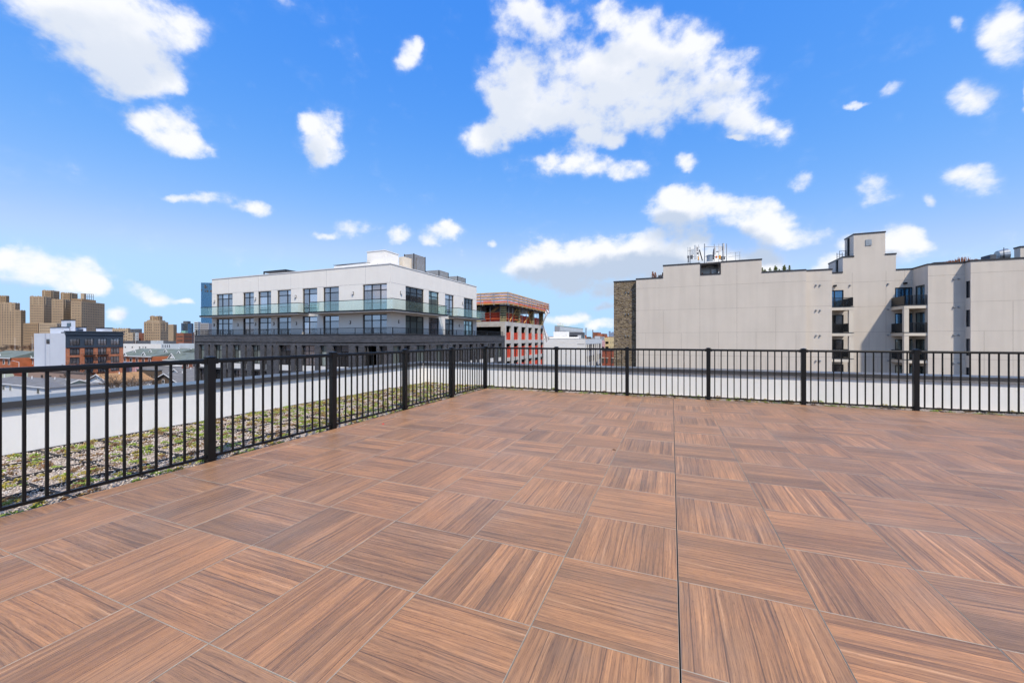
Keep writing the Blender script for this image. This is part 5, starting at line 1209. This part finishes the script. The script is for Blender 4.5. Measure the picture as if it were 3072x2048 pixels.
r_ = far('brick_block', 'red brick block with a small green roof house', 'building', 550, 450)
tier(r_, 529, 551, 577, 998.5, 450, 'brick_far_red', cols=(6, 8), ww=1.4, wh=1.2); o, q = tier(r_, 544, 556, 564.5, 992, 462, 'copper_green')
for o in TURN:
    c, q = math.cos(PHI), math.sin(PHI); x, y, z = o.location; o.location = (x * c - y * q, x * q + y * c, z); o.rotation_euler.z = PHI
ST, CT = math.sin(TH), math.cos(TH); far = _far
r_ = far('warehouse', 'long dark low warehouse in front of the lone hospital tower', 'building', 440, 400); tier(r_, 372, 520, 529, 1022.5, 400, 'slate_wall', zb=GROUND)
r_ = far('low_building', 'small white building with two windows in front of the dark warehouse', 'building', 480, 340); tier(r_, 452, 470, 490, 1021.5, 340, 'pale_wall', cols=(2, 3), ww=2.2, wh=1.6)
r_ = far('low_building', 'long white flat-roofed building behind the green roofs', 'building', 420, 265); o, (x0, x1, y0, y1, z1) = tier(r_, 360, 484, 488, 1031.5, 262, 'white_wall', cols=(0, 0)); fy = Facade('Y', y0, -1)
for px in (376, 397, 419, 437): 
    m = MB(); a = X_at(px, y0); fy.box(m, a - .7, a + .7, .0, .06, z1 - 2.9, z1 - 1.9); m.build('window', 'far_window', r_)
r_ = far('low_building', 'pale blue low building with four tall blue windows', 'building', 510, 250); o, (x0, x1, y0, y1, z1) = tier(r_, 483, 536, 539, 1031, 248, 'pale_wall'); fy = Facade('Y', y0, -1)
for px in (489, 496, 502.5, 509): 
    m = MB(); a = X_at(px, y0); fy.box(m, a - .45, a + .45, .0, .08, z1 - 2.4, z1 - .7); wn_ = m.build('window', 'panel_navy', r_); m = MB(); fy.box(m, a - .85, a + .85, .0, .05, z1 - 2.6, z1 - .45); m.build('surround', 'siding_blue', wn_)
r_ = far('low_building', 'plain grey metal shed beside the pale blue low building', 'building', 560, 245); tier(r_, 536, 600, 604, 1030, 245, 'pale_wall')

# ------------------------------------------------------------------ white, navy and orange brick flats
x0, x1, y0, y1 = block_dims(102.0, 196.4, 370.0, 131.0)
bB = thing('apartment_building', (x1 - 10, y0 + 7, GROUND), 'orange brick flats with a navy top storey and a plain white side wall', 'building')
zw, zn = Z_at(x1, y0, 998.8), Z_at(x1, y0, 995.5); ff, fs = Facade('Y', y0, -1), Facade('X', x1, 1)
zb1 = -1.45; T3 = lambda x: .2551 * x
bays = [(fs.S(T3(a)), fs.S(T3(b))) for a, b in ((820, 940), (995, 1100), (1150, 1255), (1300, 1405))]
rowz = [(-.95, 1.45), (-4.15, -1.75), (-7.2, -4.85), (-10.3, -7.95), (-13.4, -11.0)]
w = MB(); xw_ = X_at(543 * .2551, y0), X_at(586 * .2551, y0)
ff.wall(w, x0, x1, GROUND, zw, [(xw_[0], xw_[1], Z_at(xw_[0], y0, 820 + .2551 * 830), Z_at(xw_[0], y0, 820 + .2551 * 772))], .15)
w.quad((x0, y0, zw), (x1, y0, zw), (x1, y1, zw), (x0, y1, zw)); w.build('side_wall', 'panel_white', bB); ff.window(bB, xw_[0], xw_[1], Z_at(xw_[0], y0, 1031.7), Z_at(xw_[0], y0, 1017), .1, (), (), .12)
gx0, gx1 = X_at(134.5, y0), X_at(150.5, y0); m = MB(); ff.box(m, gx0, xw_[0] - .05, .003, .05, GROUND, zw - .01); ff.box(m, xw_[1] + .05, gx1, .003, .05, GROUND, zw - .01); m.build('grey_strip', 'panel_grey_blue', bB)
w = MB(); fs.wall(w, y0, y1, GROUND, zb1, [(a, b, c, d) for a, b in bays for c, d in rowz[1:]], .3); w.build('brick_wall', 'orange_brick', bB, uv=True)
w = MB(); fs.wall(w, y0, y1, zb1, zn, [(a, b, c, d) for a, b in bays for c, d in rowz[:1]], .3); w.quad((x1, y0, zn), (x1, y1, zn), (x1 - 3, y1, zn), (x1 - 3, y0, zn)); w.quad((x1 - 3, y0, zw), (x1 - .01, y0 - .01, zw), (x1 - .01, y0 - .01, zn), (x1 - 3, y0, zn)); w.build('navy_storey', 'panel_navy', bB)
B('cornice', 'panel_navy', bB, (x1 + .003, x1 + .35, y0 - .2, y1 + .2, zn - .9, zn - .35), (x1 - .3, x1 + .5, y0 - .3, y1 + .3, zn + .003, zn + .35), (x1 + .003, x1 + .2, y0, y1, zb1 - .12, zb1 + .12))
for qi, (a, b) in enumerate(bays):
    for c, d in rowz: fs.window(bB, a, b, c, d, .2, (a + (b - a) / 3, a + (b - a) * 2 / 3), (c + .45,), .12, 'dark_frame', 'glass_violet')
    if qi in (1, 2):
        for c, d in rowz[1:4]:
            o = B('balcony', 'dark_frame', bB, (x1 + .004, x1 + 1.0, a - .3, b + .3, c - .2, c - .03)); m = MB()
            for z in (c + .95, c + .1): m.bar((x1 + .95, a - .3, z), (x1 + .95, b + .3, z), .06)
            for k in range(12): yy = a - .3 + (b - a + .6) * k / 11; m.bar((x1 + .95, yy, c), (x1 + .95, yy, c + .95), .04)
            tag(m.build('balcony_rail', 'dark_frame', o), kind='stuff')
def on_roof(pl, pc, pr, py, d, mat, name='roof_bulkhead', capm='dark_frame'):
    o, (a, b, c, e, z) = tier(bB, pl, pc, pr, py, d, mat, zb=zw, name=name); B('coping', capm, o, (a - .1, b + .1, c - .1, e + .1, z + .004, z + .3)); return o, (a, b, c, e, z)
on_roof(150.5, 190, 207.9, 982.5, 134, 'panel_white'); o, (a, b, c, e, z) = on_roof(184, 214, 226, 960.8, 139, 'panel_white')
m = MB(); Facade('Y', c, -1).box(m, X_at(201, c), X_at(213.5, c), .0, .06, z - 2.1, z - .9); m.build('window', 'glass_dark', o); m = MB()
for k in range(2): m.bar((X_at(209, c) + k * .5, c - .25, zw), (X_at(209, c) + k * .5, c - .25, z - 2.3), .07)
for k in range(9): m.bar((X_at(209, c), c - .25, zw + .6 * k + .4), (X_at(209, c) + .5, c - .25, zw + .6 * k + .4), .05)
m.build('ladder', 'slate_wall', o)
o, (a, b, c, e, z) = on_roof(227, 250, 258.7, 983, 141, 'panel_white', 'roof_pavilion'); m = MB(); Facade('Y', c, -1).box(m, X_at(231, c), X_at(250, c), .0, .06, zw, z - .4); m.build('window', 'glass_dark', o)
on_roof(288, 320, 337, 985, 141, 'panel_white')

# ------------------------------------------------------------------ houses below
def gable_x(label, px_near, d, px_far, py_eave, py_apex, px_back, wall, roof, group, wins=()):
    """gable end facing +X, ridge running back along -X"""
    x, ya = at_depth(px_near, d); yb_ = Y_at(px_far, x); ze = Z_at(x, ya, py_eave); ym = (ya + yb_) / 2; zr = Z_at(x, ym, py_apex); xb0 = X_at(px_back, ym)
    r = thing('gabled_house', (x, ym, GROUND), label, 'house', group)
    MB().poly_prism([(ya, GROUND), (yb_, GROUND), (yb_, ze), (ym, zr), (ya, ze)], xb0, x, 'x').build('wall', wall, r)
    e = .45; dz = (zr - ze) / (ym - ya) * e; rf = MB(); t = .22
    rf.poly_prism([(ya - e, ze - dz + .02), (ym, zr + .02), (ym, zr + t), (ya - e, ze - dz + t)], xb0 - .3, x + .45, 'x'); rf.poly_prism([(ym, zr + .02), (yb_ + e, ze - dz + .02), (yb_ + e, ze - dz + t), (ym, zr + t)], xb0 - .3, x + .45, 'x')
    ro = rf.build('roof', roof, r); m = MB()
    m.bar((x + .47, ya - e, ze - dz + .06), (x + .47, ym, zr + .08), .06, .26).bar((x + .47, ym, zr + .08), (x + .47, yb_ + e, ze - dz + .06), .06, .26); m.build('bargeboard', 'siding_white', ro)
    fx = Facade('X', x, 1)
    for (p, y_, wd, hh) in wins:
        a = fx.S(p); z = fx.Z(p, y_); fx.box(m := MB(), a - wd / 2 - .14, a + wd / 2 + .14, .003, .07, z - hh - .14, z + .14); o = m.build('window', 'siding_white', r); fx.box(m := MB(), a - wd / 2, a + wd / 2, .06, .085, z - hh, z); m.build('pane', 'glass_dark', o)
    for k in range(2): MB().tube((xb0 + (x - xb0) * (.35 + .4 * k), ym - .8, zr - .6), (xb0 + (x - xb0) * (.35 + .4 * k), ym - .8, zr + .45), .09).build('vent_pipe', 'siding_white', ro)
    return r
def gable_y(label, px_l, px_r, d, py_eave, py_apex, px_ridge_end, wall, roof, group, wins=()):
    """gable end facing the deck, ridge running away along +Y"""
    xm, y = at_depth((px_l + px_r) / 2, d); xa_, xb2 = X_at(px_l, y), X_at(px_r, y); ze = Z_at(xa_, y, py_eave); zr = Z_at(xm, y, py_apex); xm = (xa_ + xb2) / 2; ye_ = min(max(Y_at(px_ridge_end, xm), y + 8), y + 30)
    r = thing('gabled_house', (xm, y, GROUND), label, 'house', group)
    MB().poly_prism([(xa_, GROUND), (xb2, GROUND), (xb2, ze), (xm, zr), (xa_, ze)], y, ye_, 'y').build('wall', wall, r)
    e = .45; dz = (zr - ze) / (xm - xa_) * e; t = .22; rf = MB()
    rf.poly_prism([(xa_ - e, ze - dz + .02), (xm, zr + .02), (xm, zr + t), (xa_ - e, ze - dz + t)], y - .45, ye_ + .3, 'y'); rf.poly_prism([(xm, zr + .02), (xb2 + e, ze - dz + .02), (xb2 + e, ze - dz + t), (xm, zr + t)], y - .45, ye_ + .3, 'y')
    ro = rf.build('roof', roof, r); m = MB(); m.bar((xa_ - e, y - .47, ze - dz + .06), (xm, y - .47, zr + .08), .06, .26).bar((xm, y - .47, zr + .08), (xb2 + e, y - .47, ze - dz + .06), .06, .26); m.build('bargeboard', 'siding_white', ro)
    fy = Facade('Y', y, -1); fx = Facade('X', xb2, 1)
    for (p, y_, wd, hh) in wins:
        f_ = fy if p < px_r else fx; a = f_.S(p); z = f_.Z(p, y_); f_.box(m := MB(), a - wd / 2 - .14, a + wd / 2 + .14, .003, .07, z - hh - .14, z + .14); o = m.build('window', 'siding_white', r); f_.box(m := MB(), a - wd / 2, a + wd / 2, .06, .085, z - hh, z); m.build('pane', 'glass_dark', o)
    MB().tube((xm + .8, y + 4, zr - .7), (xm + .8, y + 4, zr + .5), .12).build('vent_pipe', 'siding_white', ro)
    return r
NG = 'gabled houses below the deck'
n5 = lambda x: .17007 * x
gable_x('sage green gabled house with two white-framed windows', n5(1045), 92, n5(1700), 1161, 1139.5, 150, 'siding_green', 'roof_grey', NG, ((n5(1210), 1162.5, 1.0, .85), (n5(1618), 1157, 1.0, .9)))
gable_y('white gabled house with an orange-brown roof', n5(1530), n5(1945), 106, 1143, 1124, 420, 'siding_white', 'roof_brown', NG, ((n5(1748), 1128, .5, .6), (n5(2070), 1150, .9, .8)))
gable_y('cream gabled house with a grey roof near the brick corner', 506, 547, 128, 1122, 1108, 600, 'siding_white', 'roof_grey', NG, ((520, 1124, .8, .9),))
gable_y('dark brown gabled house between bare trees', 458, 536, 118, 1143, 1121, 560, 'soil_brown', 'roof_grey', NG, ((470, 1139, .9, 1.0), (490, 1139, .9, 1.0), (525, 1141, .9, 1.0)))
# hip-roofed house at the left edge
ex1, ey0 = at_depth(n5(870), 88); ze = Z_at(ex1, ey0, 1163.5); ex0 = X_at(-60, ey0); rx1 = X_at(n5(710), ey0 + 5); zr = Z_at(rx1, ey0 + 5, 1133)
hh_ = thing('hip_roof_house', ((ex0 + ex1) / 2, ey0 + 5, GROUND), 'pale blue house with a dark grey hip roof at the left edge', 'house')
B('wall', 'siding_blue', hh_, (ex0, ex1 - .35, ey0 + .3, ey0 + 9.7, GROUND, ze))
m = MB(); A, Bq, Cq, D_ = (ex0, ey0, ze), (ex1, ey0, ze), (ex1, ey0 + 10, ze), (ex0, ey0 + 10, ze); R0, R1 = (ex0 + 3, ey0 + 5, zr), (rx1, ey0 + 5, zr)
m.quad(A, Bq, R1, R0); m.quad(Cq, D_, R0, R1); m.tri(Bq, Cq, R1); m.tri(D_, A, R0); m.quad(A, D_, Cq, Bq); ro = m.build('roof', 'roof_grey', hh_)
B('gutter', 'siding_white', ro, (ex0, ex1 + .1, ey0 - .14, ey0 - .003, ze - .16, ze + .02)); fy = Facade('Y', ey0 + .3, -1)
for p in (n5(70), n5(190), n5(680)): 
    a = fy.S(p); fy.box(m := MB(), a - .8, a + .8, .003, .07, ze - 1.7, ze - .35); o = m.build('window', 'siding_white', hh_); fy.box(m := MB(), a - .6, a + .6, .06, .085, ze - 1.55, ze - .5); m.build('pane', 'glass_teal', o)
for p, y_ in ((n5(565), 1138), (n5(80), 1168)): x_ = X_at(p, ey0 + 4); MB().tube((x_, ey0 + 4, zr - .9), (x_, ey0 + 4, zr + .5), .1).build('vent_pipe', 'siding_white', ro)
r_ = far('brick_block', 'low old brick building with a dark cornice behind the green house', 'building', 200, 112); o, (x0, x1, y0, y1, z1) = tier(r_, 84, 250, 262, 1121.5, 112, 'orange_brick', capmat='bark'); fy = Facade('Y', y0, -1)
for p in (126, 151): 
    a = X_at(p, y0); fy.box(m := MB(), a - .7, a + .7, .0, .05, z1 - 2.6, z1 - 1.1); m.build('window', 'glass_dark', r_)
r_ = far('brick_block', 'small bright red brick shed behind the pale blue house', 'building', 57, 104); tier(r_, 42, 70, 74, 1124, 104, 'brick_orange', capmat='brick_red')
r_ = far('flat_roof_building', 'long pale flat-roofed building at the far left behind the railing', 'building', 30, 135); tier(r_, -80, 95, 104, 1116, 134, 'siding_green', capmat='white_wall')
r_ = far('rendered_house', 'pink patchy rendered house beside the orange brick flats', 'house', 395, 150); o, (x0, x1, y0, y1, z1) = tier(r_, 360, 405, 416, 1090, 150, 'pink_wall', capmat='white_wall'); m = MB(); fy = Facade('Y', y0, -1)
for p in (376, 392): a = X_at(p, y0); fy.box(m := MB(), a - .6, a + .6, .0, .06, z1 - 3.4, z1 - 1.6); m.build('window', 'siding_white', r_)
r_ = far('flat_roof_building', 'low grey flat-roofed building behind the dark brown house', 'building', 470, 150); tier(r_, 425, 530, 545, 1099, 148, 'grey_wall', capmat='white_wall')
r_ = far('flat_roof_building', 'low brown flat-roofed building between the bare trees', 'building', 450, 132); tier(r_, 410, 470, 486, 1112, 130, 'soil_brown', capmat='roof_grey')

# row houses with green-grey roofs and white dormer gables
def row_house(label, pl, pr, d, py_ridge, py_eave, run, dormers, wall='brick_far_red'):
    xm, y = at_depth((pl + pr) / 2, d); a, b = X_at(pl, y), X_at(pr, y); zr, ze = Z_at(xm, y + run, py_ridge), Z_at(xm, y, py_eave)
    r = thing('row_house', (xm, y, GROUND), label, 'house', 'row houses with green-grey roofs')
    B('wall', wall, r, (a, b, y + .5, y + 2 * run - .5, GROUND, ze)); ro = MB().poly_prism([(y, ze), (y + run, zr), (y + 2 * run, ze)], a, b, 'x').build('roof', 'roof_green', r); B('gutter', 'siding_white', ro, (a, b, y - .25, y - .003, ze - .3, ze + .05))
    for (p, py, wd) in dormers:
        f = .0
        # stand the dormer on the slope where the photograph shows it
        best = min((abs(Z_at(X_at(p, y + run * t), y + run * t, py) - (ze + (zr - ze) * t)), t) for t in [q / 40 for q in range(41)])[1]
        yy, zz0 = y + run * best, ze + (zr - ze) * best; xx_ = X_at(p, yy); h = wd * .42; back = min(h / max((zr - ze) / run, .05), run * (1 - best) + .5)
        m = MB(); m.poly_prism([(xx_ - wd / 2, zz0), (xx_ + wd / 2, zz0), (xx_, zz0 + h)], yy - .15, yy - .02, 'y'); dm = m.build('dormer', 'siding_white', ro)
        m = MB(); o_ = .35; m.quad((xx_ - wd / 2 - o_, yy - .5, zz0 - .2), (xx_, yy - .5, zz0 + h + .25), (xx_, yy + back, zz0 + h + .25), (xx_ - wd / 2 - o_, yy + .3, zz0 - .2)).quad((xx_, yy - .5, zz0 + h + .25), (xx_ + wd / 2 + o_, yy - .5, zz0 - .2), (xx_ + wd / 2 + o_, yy + .3, zz0 - .2), (xx_, yy + back, zz0 + h + .25)); m.build('dormer_roof', 'roof_green', dm)
        MB().bar((xx_ - wd / 2 - o_, yy - .5, zz0 - .1), (xx_, yy - .5, zz0 + h + .3), .12, .3).bar((xx_, yy - .5, zz0 + h + .3), (xx_ + wd / 2 + o_, yy - .5, zz0 - .1), .12, .3).build('bargeboard', 'siding_white', dm)
    fy = Facade('Y', y + .5, -1); n_ = max(2, int((b - a) / 5))
    for k in range(n_):
        c = a + (b - a) * (k + .5) / n_; fy.box(m := MB(), c - 1.0, c + 1.0, .002, .08, ze - 3.0, ze - .9); o = m.build('window', 'siding_white', r); fy.box(m := MB(), c - .8, c + .8, .07, .1, ze - 2.8, ze - 1.1); m.build('pane', 'glass_dark', o)
    return r
c2x, c2y = (lambda x: 360 + .12755 * x), (lambda y: 920 + .12755 * y)
row_house('far green-roofed row house with three small white gables', c2x(40), c2x(1240), 222, 1046, 1062, 9, [(c2x(365), c2y(1082), 3.0), (c2x(735), c2y(1070), 3.0), (c2x(1090), c2y(1060), 3.0)])
row_house('green-roofed row house below the grey metal shed', c2x(1245), c2x(1800), 226, 1045, 1060, 9, [(c2x(1410), c2y(1045), 3.2), (c2x(1690), c2y(1040), 3.0)])
row_house('near green-roofed brick row house with a white bay', c2x(20), c2x(740), 190, 1058, 1068, 7, [(c2x(140), c2y(1165), 3.2), (c2x(580), c2y(1140), 3.0)], 'brick_orange')
row_house('near green-roofed row house with a large white gable', c2x(745), c2x(1800), 186, 1058, 1080, 9, [(c2x(1405), c2y(1095), 2.2), (c2x(1230), c2y(1215), 5.0)])
row_house('green-roofed brick row house left of the white side wall', -60, 30, 180, 1052, 1072, 8, [(2, 1066, 3.0)], 'brick_orange'); row_house('green-roofed brick row house touching the white side wall', 31, 118, 182, 1052, 1072, 8, [(46, 1069, 3.0), (94, 1071, 3.0)], 'brick_orange')

# ------------------------------------------------------------------ centre gap: white building and what lies behind
bW = far('flat_roof_building', 'plain white flat-roofed building with a grey windowed side, in the centre gap', 'building', 1700, 120)
c7 = lambda x: 1640 + .14031 * x; c7y = lambda y: 900 + .14031 * y
x0, x1, y0, y1 = block_dims(1560, c7(830), c7(1180), 112); z1 = Z_at(x1, y0, 1016); fy, fx = Facade('Y', y0, -1), Facade('X', x1, 1)
w = MB(); fy.wall(w, x0, x1, GROUND, z1, [], .1); w.quad((x0, y0, z1), (x1, y0, z1), (x1, y1, z1), (x0, y1, z1)); w.build('front_wall', 'white_wall', bW)
B('coping', 'white_metal', bW, (x0, x1 + .05, y0 - .05, y0 + .3, z1 + .004, z1 + .12)); fy.box(m := MB(), X_at(c7(652), y0), X_at(c7(815), y0), .003, .05, Z_at(x1, y0, c7y(946)), Z_at(x1, y0, c7y(940))); m.build('wall_slot', 'far_window', bW)
cols_ = [fx.S(c7(p)) for p in (842, 884, 972, 1024, 1064, 1098, 1160)]
holes = [(cols_[k] + .25, cols_[k + 1] - .25, z1 - 3.6 - 3.3 * q, z1 - 1.75 - 3.3 * q) for k in range(6) for q in range(4)]
w = MB(); fx.wall(w, y0, y1, GROUND, z1 - .004, holes, .35); w.build('side_wall', 'grey_wall', bW)
for a, b, c, d in holes: fx.window(bW, a, b, c, d, .25, ((a + b) / 2,), (), .12, 'dark_frame', 'glass_dark')
fx.box(m := MB(), y0, y1, .003, .06, z1 - 1.5, z1 - .1); m.build('side_band', 'pale_wall', bW)
for c in cols_: fx.box(m := MB(), c - .12, c + .12, .003, .22, GROUND, z1 - 1.6); m.build('mullion', 'white_wall', bW)
o, q = tier(bW, 1660.5, c7(440), c7(480), 994.5, 120, 'white_wall', zb=z1, name='penthouse'); B('roof_curb', 'white_wall', bW, (x0 + 5, x1 - 3, y0 + 4, y0 + 5, z1, z1 + .55))
r_ = far('glass_office', 'dark glass office block behind the white flat-roofed building', 'building', 1730, 190); tier(r_, 1700, 1752, 1754.5, 996.5, 190, 'slate_wall', cols=(13, 1), ww=1.5, wh=2.2, step=3.2, wmat='glass_teal')
o, q = tier(r_, 1733, 1742, 1744, 1005, 178, 'white_metal', zb=0, name='roof_unit')
r_ = far('hotel', 'pale grey hotel block with a roof box on the central skyline', 'building', 1710, 330); tier(r_, 1664, 1679.5, 1749, 978, 320, 'pale_wall', cols=(0, 22), ww=1.3, wh=1.5, capmat='copper_green'); tier(r_, 1672, 1684, 1691.5, 968.5, 340, 'white_wall', cols=(3, 2))
x0, x1, y0, y1 = block_dims(1664, 1679.5, 1749, 320); B('end_wall_shade', 'grey_wall', r_, (x0 - .1, x1 - .01, y0 - .12, y0 - .02, GROUND, z_d(979.5, 320)))  # thin darker sheet paints the hotel's left face as its shaded side
for p, t_, l_ in ((1758, 985.2, 'nearer tall brick chimney on the central skyline'), (1778.5, 990.5, 'second tall brick chimney right of the first')):
    x_, y_ = at_depth(p, 450); r_ = thing('chimney_stack', (x_, y_, GROUND), l_, 'chimney', 'brick chimneys'); MB().tube((x_, y_, GROUND), (x_, y_, z_d(t_, 450)), .75, .5, 10).build('shaft', 'bark_pale', r_); MB().tube((x_, y_, z_d(t_, 450)), (x_, y_, z_d(t_, 450) + .5), .62, .62, 10).build('rim', 'bark', r_)
r_ = far('brick_complex', 'red brick complex on the central skyline', 'building', 1800, 600); tier(r_, 1779, 1795, 1803, 996.5, 600, 'brick_far_red'); tier(r_, 1792, 1800, 1812, 1001, 590, 'brick_orange'); tier(r_, 1804, 1812, 1822, 1000.5, 610, 'brick_far_red')
r_ = far('brick_block', 'small orange brick gable just right of the dark glass office', 'building', 1755, 200); tier(r_, 1753.5, 1758, 1760, 1005, 200, 'brick_orange')
r_ = far('rooftop_row', 'low jumble of grey and brown roofs in front of the red complex', 'building', 1790, 330)
for k, (a, b, y_, mt) in enumerate(((1757, 1774, 1010, 'soil_brown'), (1772, 1786, 1013, 'grey_wall'), (1784, 1800, 1008, 'pale_wall'), (1798, 1816, 1009, 'grey_wall'))): tier(r_, a, b - 2, b, y_, 320 + 6 * k, mt)
r_ = far('yellow_block', 'yellow brick apartment block beside the stone-clad wall', 'building', 1828, 230); tier(r_, 1813, 1829, 1850, 1012, 230, 'yellow_brick', cols=(4, 5), ww=1.0, wh=1.3, step=2.9); tier(r_, 1806, 1812, 1815, 1021, 226, 'pink_wall', cols=(2, 0), ww=.9, wh=1.2)
o, q = tier(r_, 1814, 1820, 1823, 1007, 238, 'brick_red', zb=0)
r_ = far('brick_block', 'low red brick building with stone lintels below the yellow block', 'building', 1825, 120); o, (x0, x1, y0, y1, z1) = tier(r_, 1806.5, 1862, 1866, 1051.5, 122, 'brick_red', capmat='slate_wall'); fy = Facade('Y', y0, -1)
for p in (1808, 1820, 1837, 1850):
    for k in range(3): a = X_at(p, y0); zt_ = z1 - 2.4 - 3.2 * k; fy.box(m := MB(), a - .35, a + .35, .0, .05, zt_ - 1.5, zt_); o = m.build('window', 'far_window', r_); fy.box(m := MB(), a - .5, a + .5, .0, .07, zt_ + .01, zt_ + .2); m.build('lintel', 'stucco_cream', o)
for k, (a, b, t_) in enumerate(((1826, 1832, 993), (1831, 1836, 998), (1835, 1846, 995.5))):
    r_ = far('skyline_tower', ['hazy blue slim tower on the horizon beside the stone wall', 'hazy blue lower tower between two others on the horizon', 'hazy blue broad tower on the horizon touching the stone wall'][k], 'tower', (a + b) / 2, 5000); tier(r_, a, b - 1, b, t_, 5000 + 100 * k, 'far_haze_blue', zb=GROUND)
for k in range(9):
    p = 1640 + 27 * k; r_ = far('far_rooftops', f'{ORD[k]} patch of distant low roofs from the left in the centre gap', 'building', p, 800, 'distant roofs of the centre gap'); tier(r_, p - 20, p + 8, p + 22, 1011 + random.uniform(-3, 3), 800 + 10 * k, random.choice(['brick_far_red', 'grey_wall', 'tan_brick', 'soil_brown']))
# distant roofs along the left horizon
names_ = ['brown', 'grey', 'tan', 'brick', 'pale']; mats_ = ['soil_brown', 'grey_wall', 'tan_brick', 'brick_far_red', 'pale_wall']
for k in range(16):
    p = 318 + 17 * k; q = random.randrange(5); r_ = far('far_rooftops', f'{ORD[k]} patch of distant rooftops from the left along the left horizon, {names_[q]}', 'building', p, 1100, 'distant roofs of the left horizon')
    tier(r_, p - 14, p + 5, p + 13, 1000 + random.uniform(-6, 6) if k > 4 else 1003, 1100 + 15 * (k % 4), mats_[q], cols=(5, 3), ww=1.6, wh=1.6)
r_ = far('ridge_building', 'long dark low hall on the horizon left of the lone hospital tower', 'building', 400, 1300); tier(r_, 380, 415, 426, 986, 1300, 'slate_wall')

# ------------------------------------------------------------------ leafless trees
def bare_tree(label, px, d, py_top, spread, seed, group='bare trees between the houses', mat='bark', depth=5, zb=GROUND):
    x, y = at_depth(px, d); zt_ = z_d(py_top, d); H = zt_ - zb; R_ = random.Random(seed); root = thing('bare_tree', (x, y, zb), label, 'tree', group)
    tr, br = MB(), MB()
    def grow(p, dr, L, r, lv):
        q = p + dr * L; (tr if lv == 0 else br).tube(p, q, r, r * .66, 6 if lv < 2 else 3, cap=False)
        if lv >= depth: return
        n_ = 3 if lv < 4 else 2
        for k in range(n_ + (lv == 0) * 2):
            a = R_.uniform(0, 6.28); t_ = R_.uniform(.35, .85) * spread; nd_ = (dr + Vector((math.cos(a) * t_, math.sin(a) * t_, R_.uniform(-.05, .25)))).normalized()
            grow(p + dr * L * R_.uniform(.75, 1.0), nd_, L * R_.uniform(.58, .8), max(r * .6, d * 0.00032), lv + 1)
    grow(Vector((x, y, zb)), Vector((R_.uniform(-.05, .05), 0, 1)).normalized(), H * .33, max(H * .02, .10), 0)
    tr.build('trunk', mat, root); tag(br.build('crown', mat, root), kind='stuff')
bare_tree('spreading bare tree in front of the white side wall', 196, 124, 1074, 1.0, 3, depth=6)
bare_tree('bare tree in front of the orange brick flats', 232, 119, 1092, .9, 9, depth=6)
bare_tree('bare tree in front of the orange-brown roof', 372, 101, 1112, .9, 5, mat='bark_pale', depth=6)
bare_tree('bushy bare tree left of the dark brown house', 425, 104, 1108, 1.1, 6, mat='bark_pale', depth=6)
bare_tree('small bare tree behind the dark brown house', 486, 122, 1110, 1.0, 8, mat='bark_pale', depth=6)
bare_tree('bare tree standing behind the green row house roofs', 437, 240, 1036, 1.1, 12, depth=6)
bare_tree('bare tree behind the right row house roofs', 566, 236, 1040, 1.1, 14, mat='dry_twigs', depth=6)
bare_tree('dark bare tree at the far left behind the railing', 12, 110, 1108, 1.1, 15, depth=6)
for k in range(12):
    bare_tree(f'{ORD[k]} hazy bare street tree from the left before the hospital', 6 + 28 * k if k < 4 else 330 + 10 * (k - 4) + (40 if k > 8 else 0), 430 + 17 * (k % 3), 1029 if k < 4 else 1012, 1.0, 30 + k, 'trees by the hospital', 'dry_twigs' if k % 2 else 'bark_pale', depth=5)
def lamp(label, px, d, py, arm):
    x, y = at_depth(px, d); z = z_d(py, d); r = thing('street_lamp', (x, y, GROUND), label, 'street lamp', 'street lamps'); MB().tube((x, y, GROUND), (x, y, z), .14, .08, 8).build('pole', 'white_metal', r)
    MB().tube((x, y, z), (x + arm, y, z + .5), .07, .05, 6).build('arm', 'white_metal', r); B('lamp_head', 'galvanised', r, (x + arm - .5, x + arm + .5, y - .2, y + .2, z + .4, z + .6))
lamp('white street lamp with a long arm before the left row house', 57, 170, 1086, -6.0); lamp('tall white lamp pole in front of the left hospital tower', 45, 420, 1014, -2.0); lamp('tall white lamp pole left of the white side wall', 96.5, 400, 1011, -2.0); lamp('thin lamp pole behind the green row house roofs', 407, 250, 1015, -1.0)
